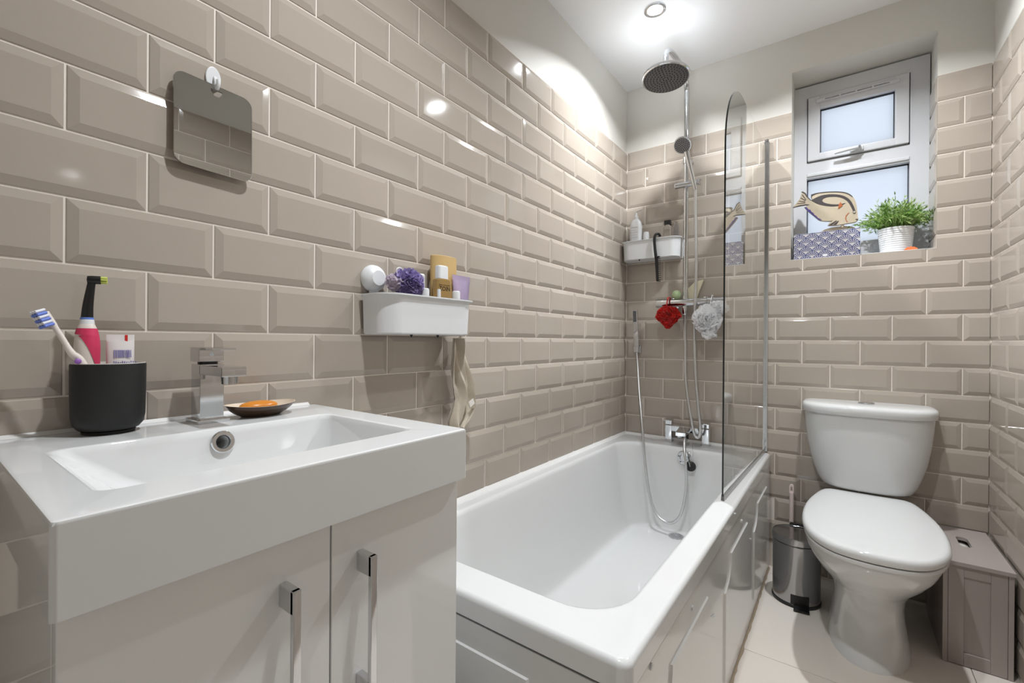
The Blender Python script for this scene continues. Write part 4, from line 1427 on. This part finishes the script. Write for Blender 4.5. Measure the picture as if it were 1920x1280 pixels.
part('pedal_guard', B().loft([[Vector((nx + rr * math.sin(a), ny - rr * math.cos(a), z)) for a in [-.15 + .75 * i / 12 for i in range(13)]] for rr, z in ((.0822, .014), (.0835, .014), (.0835, .046), (.0822, .050))],
                             closed=False, cap0=False, cap1=False), 'black', bi)
part('hinge', B().box((nx - .030, ny + .080, .205), (nx + .030, ny + .096, .268), .003), 'black', bi)
bxh = P(1484, 950, 1, -.062)
tbz = P(1484, 908, 1, -.062).z
bh = thing('toilet_brush', 'toilet brush with a pale pink handle behind the pedal bin', 'toilet brush', (bxh.x, -.062, 0))
part('holder', B().lathe([(.040, .001), (.042, .01), (.038, .14), (.036, .145), (.034, .14), (.034, .02), (.0, .018)], (bxh.x, -.062, 0), 28), 'pinkhandle', bh)
hbld = B().tube([(bxh.x, -.062, .12), (bxh.x, -.062, .25), (bxh.x, -.062, tbz - .034)], lambda t: .0085, 14)
hl = [(-.0085, tbz - .036), (.0085, tbz - .036), (.0085, tbz - .008)] + [(.0085 * math.cos(PI * k / 8), tbz - .008 + .0085 * math.sin(PI * k / 8)) for k in range(1, 8)] + [(-.0085, tbz - .008)]
inn = [(a * .45, tbz - .017 + (c - (tbz - .017)) * .55) for a, c in hl]
fr_ = [Vector((bxh.x + a, -.068, c)) for a, c in hl]
fi_ = [Vector((bxh.x + a, -.068, c)) for a, c in inn]
hbld.loft([fi_, fr_, [q_ + Vector((0, .012, 0)) for q_ in fr_], [q_ + Vector((0, .012, 0)) for q_ in fi_], fi_], cap0=False, cap1=False)
part('handle', hbld, 'pinkhandle', bh)

# ------------------------------------------------------------------ slim storage box beside the toilet
SX0, SX1, SY0, SY1, SZ = 1.222, 1.383, -.368, -.012, .328
st = thing('storage_box', 'slim taupe wooden storage box with a slotted lid beside the toilet', 'storage box', ((SX0 + SX1) / 2, -.19, 0))
part('side_panel', B().box((SX0 + .002, SY0, .001), (SX0 + .014, SY1, SZ - .012), .0008), 'stool', st)
part('side_panel', B().box((SX1 - .014, SY0, .001), (SX1 - .002, SY1, SZ - .012), .0008), 'stool', st)
part('back_panel', B().box((SX0 + .0145, SY1 - .012, .001), (SX1 - .0145, SY1, SZ - .012)), 'stool', st)
part('bottom_panel', B().box((SX0 + .0145, SY0 + .013, .003), (SX1 - .0145, SY1 - .0125, .013)), 'stool', st)
fa, fb = SX0 + .0148, SX1 - .0148
part('front_stile', B().box((fa, SY0 + .001, .002), (fa + .036, SY0 + .013, SZ - .0125), .0008), 'stool', st)
part('front_stile', B().box((fb - .036, SY0 + .001, .002), (fb, SY0 + .013, SZ - .0125), .0008), 'stool', st)
part('front_rail', B().box((fa + .0362, SY0 + .001, SZ - .047), (fb - .0362, SY0 + .013, SZ - .0125), .0008), 'stool', st)
part('front_rail', B().box((fa + .0362, SY0 + .001, .002), (fb - .0362, SY0 + .013, .042), .0008), 'stool', st)
part('front_field', B().box((fa + .034, SY0 + .007, .040), (fb - .034, SY0 + .012, SZ - .045)), 'stool', st)
sxm, sym = (SX0 + SX1) / 2, -.165
slot = rrect(sxm - .0150, sxm + .0150, sym - .050, sym + .050, .0145, SZ, 6)
outr = []
for q_ in slot:
    d = Vector((q_.x - sxm, q_.y - sym, 0))
    outr.append(d)
hx_, y_lo, y_hi = (SX1 - SX0) / 2, SY0 - .008, SY1


def lid_loop(z):
    o = []
    m_ = len(slot) // 4
    cs_ = [(SX1, y_hi), (SX0, y_hi), (SX0, y_lo), (SX1, y_lo)]
    for i in range(4):
        for k in range(m_):
            o.append(Vector((cs_[i][0], cs_[i][1], z)))
    return o


lo_t, lo_b = lid_loop(SZ), lid_loop(SZ - .0118)
sl_b = [q_ + Vector((0, 0, -.0118)) for q_ in slot]
part('lid', B().loft([sl_b, slot, lo_t, lo_b, sl_b], cap0=False, cap1=False), 'stool', st, smooth=False)
solo('toilet_roll', B().lathe([(.05, 0), (.05, .10), (.02, .10), (.02, 0), (.05, 0)], (sxm, sym - .01, .1185 + .136), 32, (0, 1, 0), cap0=False, cap1=False), 'cupin',
     'white toilet roll inside the slim storage box', 'toilet roll', (sxm, sym - .01, .2045))

# ------------------------------------------------------------------ window sill ornaments
SI = WZ0 + .002
pbx = thing('printed_box', 'small box printed with blue fans on the window sill', 'box', (.896, .045, SI))
q0, q1, q2_ = P(1487, 440, 1, .006), P(1613, 428, 1, .006), P(1487, 488, 1, .006)
part('carton', B().box((q0.x + .003, .006, SI), (q1.x, .080, q0.z - .001), .0015), fan_mat((q1.x - q0.x) / 5.1), pbx)
part('black_back', B().box((q0.x - .0005, .008, SI), (q0.x + .0028, .080, q0.z - .012)), 'black', pbx)
part('sticker', B().box((.888, .0052, SI + .006), (.904, .0062, SI + .014)), 'plastic', pbx)


def FP(x, y, yy):
    return P(1460 + x / 6.4, 330 + y / 6.4, 1, yy)


FY = .050
fs = thing('wooden_fish', 'carved wooden fish painted cream with a black band on a driftwood base', 'ornament', (FP(700, 600, FY).x, FY, SI))
body_o = [(285, 183), (325, 205), (345, 245), (392, 290), (430, 300), (390, 262), (388, 222), (450, 203), (560, 188), (680, 183), (780, 190), (850, 213), (900, 258), (930, 325), (945, 420), (950, 490), (960, 515), (940, 535), (920, 550), (868, 560),
          (790, 572), (745, 580), (690, 590), (585, 592), (600, 568), (655, 532), (600, 540), (520, 535), (480, 525), (400, 460), (350, 420), (308, 375), (370, 342), (330, 338), (250, 350), (168, 375), (200, 340), (250, 280), (268, 230)]
def smooth2(pts, n):
    q_ = [Vector((x, y, 0)) for x, y in pts]
    return [(a.x, a.y) for a in spline(q_, n)]


dors = smooth2([(388, 222), (450, 203), (560, 188), (680, 183), (780, 190), (850, 213), (900, 258), (930, 325), (945, 420), (950, 490), (958, 513)], 30)
tail1 = smooth2([(285, 183), (325, 205), (345, 245), (392, 290), (425, 298)], 12)
belly = smooth2([(920, 550), (868, 560), (790, 572), (745, 580), (690, 590), (590, 592)], 12)
back_ = smooth2([(655, 532), (600, 540), (520, 535), (480, 525), (400, 460), (350, 420), (308, 375)], 16)
body_o = tail1 + [(390, 262)] + dors + [(940, 535)] + belly + [(600, 568)] + back_ + [(370, 342), (330, 338), (250, 350), (168, 375), (200, 340), (250, 280), (268, 230)]
part('body', B().prism([FP(x, y, FY) for x, y in body_o], (0, .018, 0)), 'wood', fs, smooth=False)


def paint(name, pts, m_, d=.0012):
    part(name, B().prism([FP(x, y, FY - d) for x, y in pts], (0, d + .001, 0)), m_, fs, smooth=False)


paint('black_band', smooth2([(392, 290), (440, 262), (520, 230), (620, 218), (720, 222), (800, 245), (860, 290), (900, 360), (925, 430)], 26) + smooth2([(905, 450), (880, 390), (840, 320), (790, 275), (720, 250), (620, 247), (550, 262), (520, 290), (545, 318), (620, 335), (720, 338), (800, 322)], 32) + smooth2([(798, 326), (740, 352), (640, 362), (540, 352), (460, 330), (400, 296)], 16), 'fishblack')
paint('dorsal_edge', dors[:20] + smooth2([(888, 254), (840, 222), (775, 199), (680, 192), (560, 197), (455, 213), (400, 240)], 20) + [(395, 262), (388, 262)], 'fishblack')
paint('lower_fin_edge', [(308, 375), (335, 372), (360, 400), (380, 405), (395, 430), (415, 440), (430, 465), (455, 480), (470, 500), (500, 515), (520, 532), (480, 525), (400, 460), (350, 420)], 'fishpurple')
paint('tail_edge', [(168, 375), (250, 350), (330, 338), (372, 342), (330, 352), (255, 364), (180, 380)], 'fishblack')
paint('tail_edge', [(268, 195), (285, 183), (325, 205), (345, 245), (392, 290), (384, 292), (335, 248), (315, 213), (285, 195)], 'fishblack')
for x0, y0_, x1, y1_ in ((280, 225, 330, 280), (262, 262, 325, 290), (245, 300, 322, 305), (222, 330, 318, 318)):
    paint('tail_ray', [(x0, y0_), (x0 + 6, y0_ - 3), (x1, y1_), (x1 - 4, y1_ + 5)], 'fishblack')
paint('side_spot', [(712, 392), (720, 345), (742, 310), (758, 335), (768, 352), (745, 372)], 'fishorange', .0022)
paint('gill_line', [(848, 435), (838, 438), (805, 475), (798, 510), (815, 548), (830, 553), (815, 530), (808, 505), (815, 478)], 'fishorange')
paint('ventral_rays', [(600, 588), (690, 532), (700, 536), (640, 585)], 'fishblack')
paint('ventral_rays', [(650, 586), (715, 535), (722, 540), (690, 582)], 'fishblack')
paint('mouth', [(922, 513), (960, 515), (945, 528), (925, 522)], 'fishblack')
ec = FP(907, 432, FY - .0012)
part('eye', B().lathe([(.0052, 0), (.0052, .0012)], ec, 18, (0, -1, 0)), 'fishblack', fs)
part('eye_ring', B().lathe([(.0036, .0012), (.0036, .0018)], ec, 18, (0, -1, 0)), 'eyewhite', fs)
part('pupil', B().lathe([(.0018, .0018), (.0018, .0024)], ec, 14, (0, -1, 0)), 'fishblack', fs)
bl, br_, btp = FP(470, 660, FY).x, FP(960, 620, FY).x, FP(760, 580, FY).z
part('peg', B().lathe([(.004, 0), (.004, .02)], (FP(765, 575, FY).x, FY + .009, btp - .010), 12), 'woodbase', fs)
# pierced driftwood block stands behind the printed box
part('base', B().loft([rrect((bl + br_) / 2 - a, (bl + br_) / 2 + a, .084, .084 + b_, .02, z, 6) for a, b_, z in
                       ((.078, .05, SI), (.078, .05, btp - .030), (.070, .045, btp - .016), (.052, .036, btp - .005), (.030, .024, btp), )]), 'woodbase', fs)
part('stem', B().box((FP(765, 575, FY).x - .006, FY + .006, btp - .006), (FP(765, 575, FY).x + .006, .105, btp + .001), .001), 'woodbase', fs)

pcx, pcy = 1.132, .066
pot = thing('potted_grass', 'bushy green artificial grass in a ribbed white pot on the window sill', 'potted plant', (pcx, pcy, SI))
pr = []
for i in range(34):
    t = i / 33
    pr.append((.050 + .008 * t + (.0009 if i % 3 == 0 else -.0003), .002 + .092 * t))
part('pot', B().lathe([(.048, 0)] + pr + [(.0595, .097), (.0595, .100), (.056, .100), (.055, .085), (.0, .085)], (pcx, pcy, SI), 44), 'pot', pot)
part('soil', B().lathe([(.055, .0855), (.0, .088)], (pcx, pcy, SI), 24, cap0=False), 'soil', pot)
random.seed(11)
F1, F2 = B(), B()


def leafblade(b, p, d, ln, wd):
    d = d.normalized()
    s_ = d.cross(Vector((random.gauss(0, 1), random.gauss(0, 1), random.gauss(0, .4)))).normalized()
    n_ = d.cross(s_)
    b.add([p, p + d * ln * .4 + s_ * wd + n_ * wd * .3, p + d * ln - Vector((0, 0, ln * .1)), p + d * ln * .4 - s_ * wd + n_ * wd * .3], [(0, 1, 2), (0, 2, 3)])


for k in range(330):
    a = random.random() * 2 * PI
    r0 = .046 * math.sqrt(random.random())
    base = Vector((pcx + r0 * math.cos(a), pcy + r0 * math.sin(a), SI + .088))
    out_ = random.random() ** .7
    a2 = a + random.gauss(0, .5)
    dirv = Vector((math.cos(a2) * out_ * .84, math.sin(a2) * out_ * .58, .55 + .6 * (1 - out_)))
    ln = .075 + .055 * random.random()
    pts = [base, base + dirv * ln * .5 + Vector((0, 0, .012)), base + dirv * ln - Vector((0, 0, .025 * out_))]
    pts = spline(pts, 6)
    for q_ in pts:
        q_.y = min(q_.y, WD - .012)
        q_.x = min(q_.x, WX1 - .004)
        if q_.x < 1.035:
            q_.z = max(q_.z, SI + .128)
    b = F1 if random.random() < .55 else F2
    b.tube(pts, .0006, 3, cap=False)
    for i in range(2, 7):
        dl = (pts[i] - pts[i - 1]).normalized()
        for s_ in (0, 1):
            dd = dl + Vector((random.gauss(0, .5), random.gauss(0, .5), random.gauss(.15, .35)))
            l2 = .014 + .012 * random.random()
            e = pts[i] + dd.normalized() * l2
            if e.x > WX1 - .002 or e.y > WD - .006:
                dd = dl * .2 + Vector((-.4, -.5, .4))
            leafblade(b, pts[i], dd, l2, .0018 + .0008 * random.random())
part('foliage', F1, 'leaf', pot, kind='stuff', smooth=False)
part('foliage', F2, 'leaf2', pot, kind='stuff', smooth=False)

shp = P(1708, 466, 1, .008)
sb2 = B()
fan_ = []
for k in range(7):
    t = k / 6
    fan_.append([Vector((shp.x + (.0205 * math.cos(PI * i / 24)) * (1 - .75 * t), .006 + .014 * t * .6 + .004 * math.sin(PI * i / 24), SI + (.0145 * math.sin(PI * i / 24) * (1 + .10 * math.cos(i * PI / 2))) * (1 - .5 * t)))
                 for i in range(25)])
sb2.loft(fan_, cap0=True, cap1=True)
solo('shell_ornament', sb2, 'shell', 'small orange ribbed shell lying on the window sill edge', 'shell', (shp.x, .012, SI))
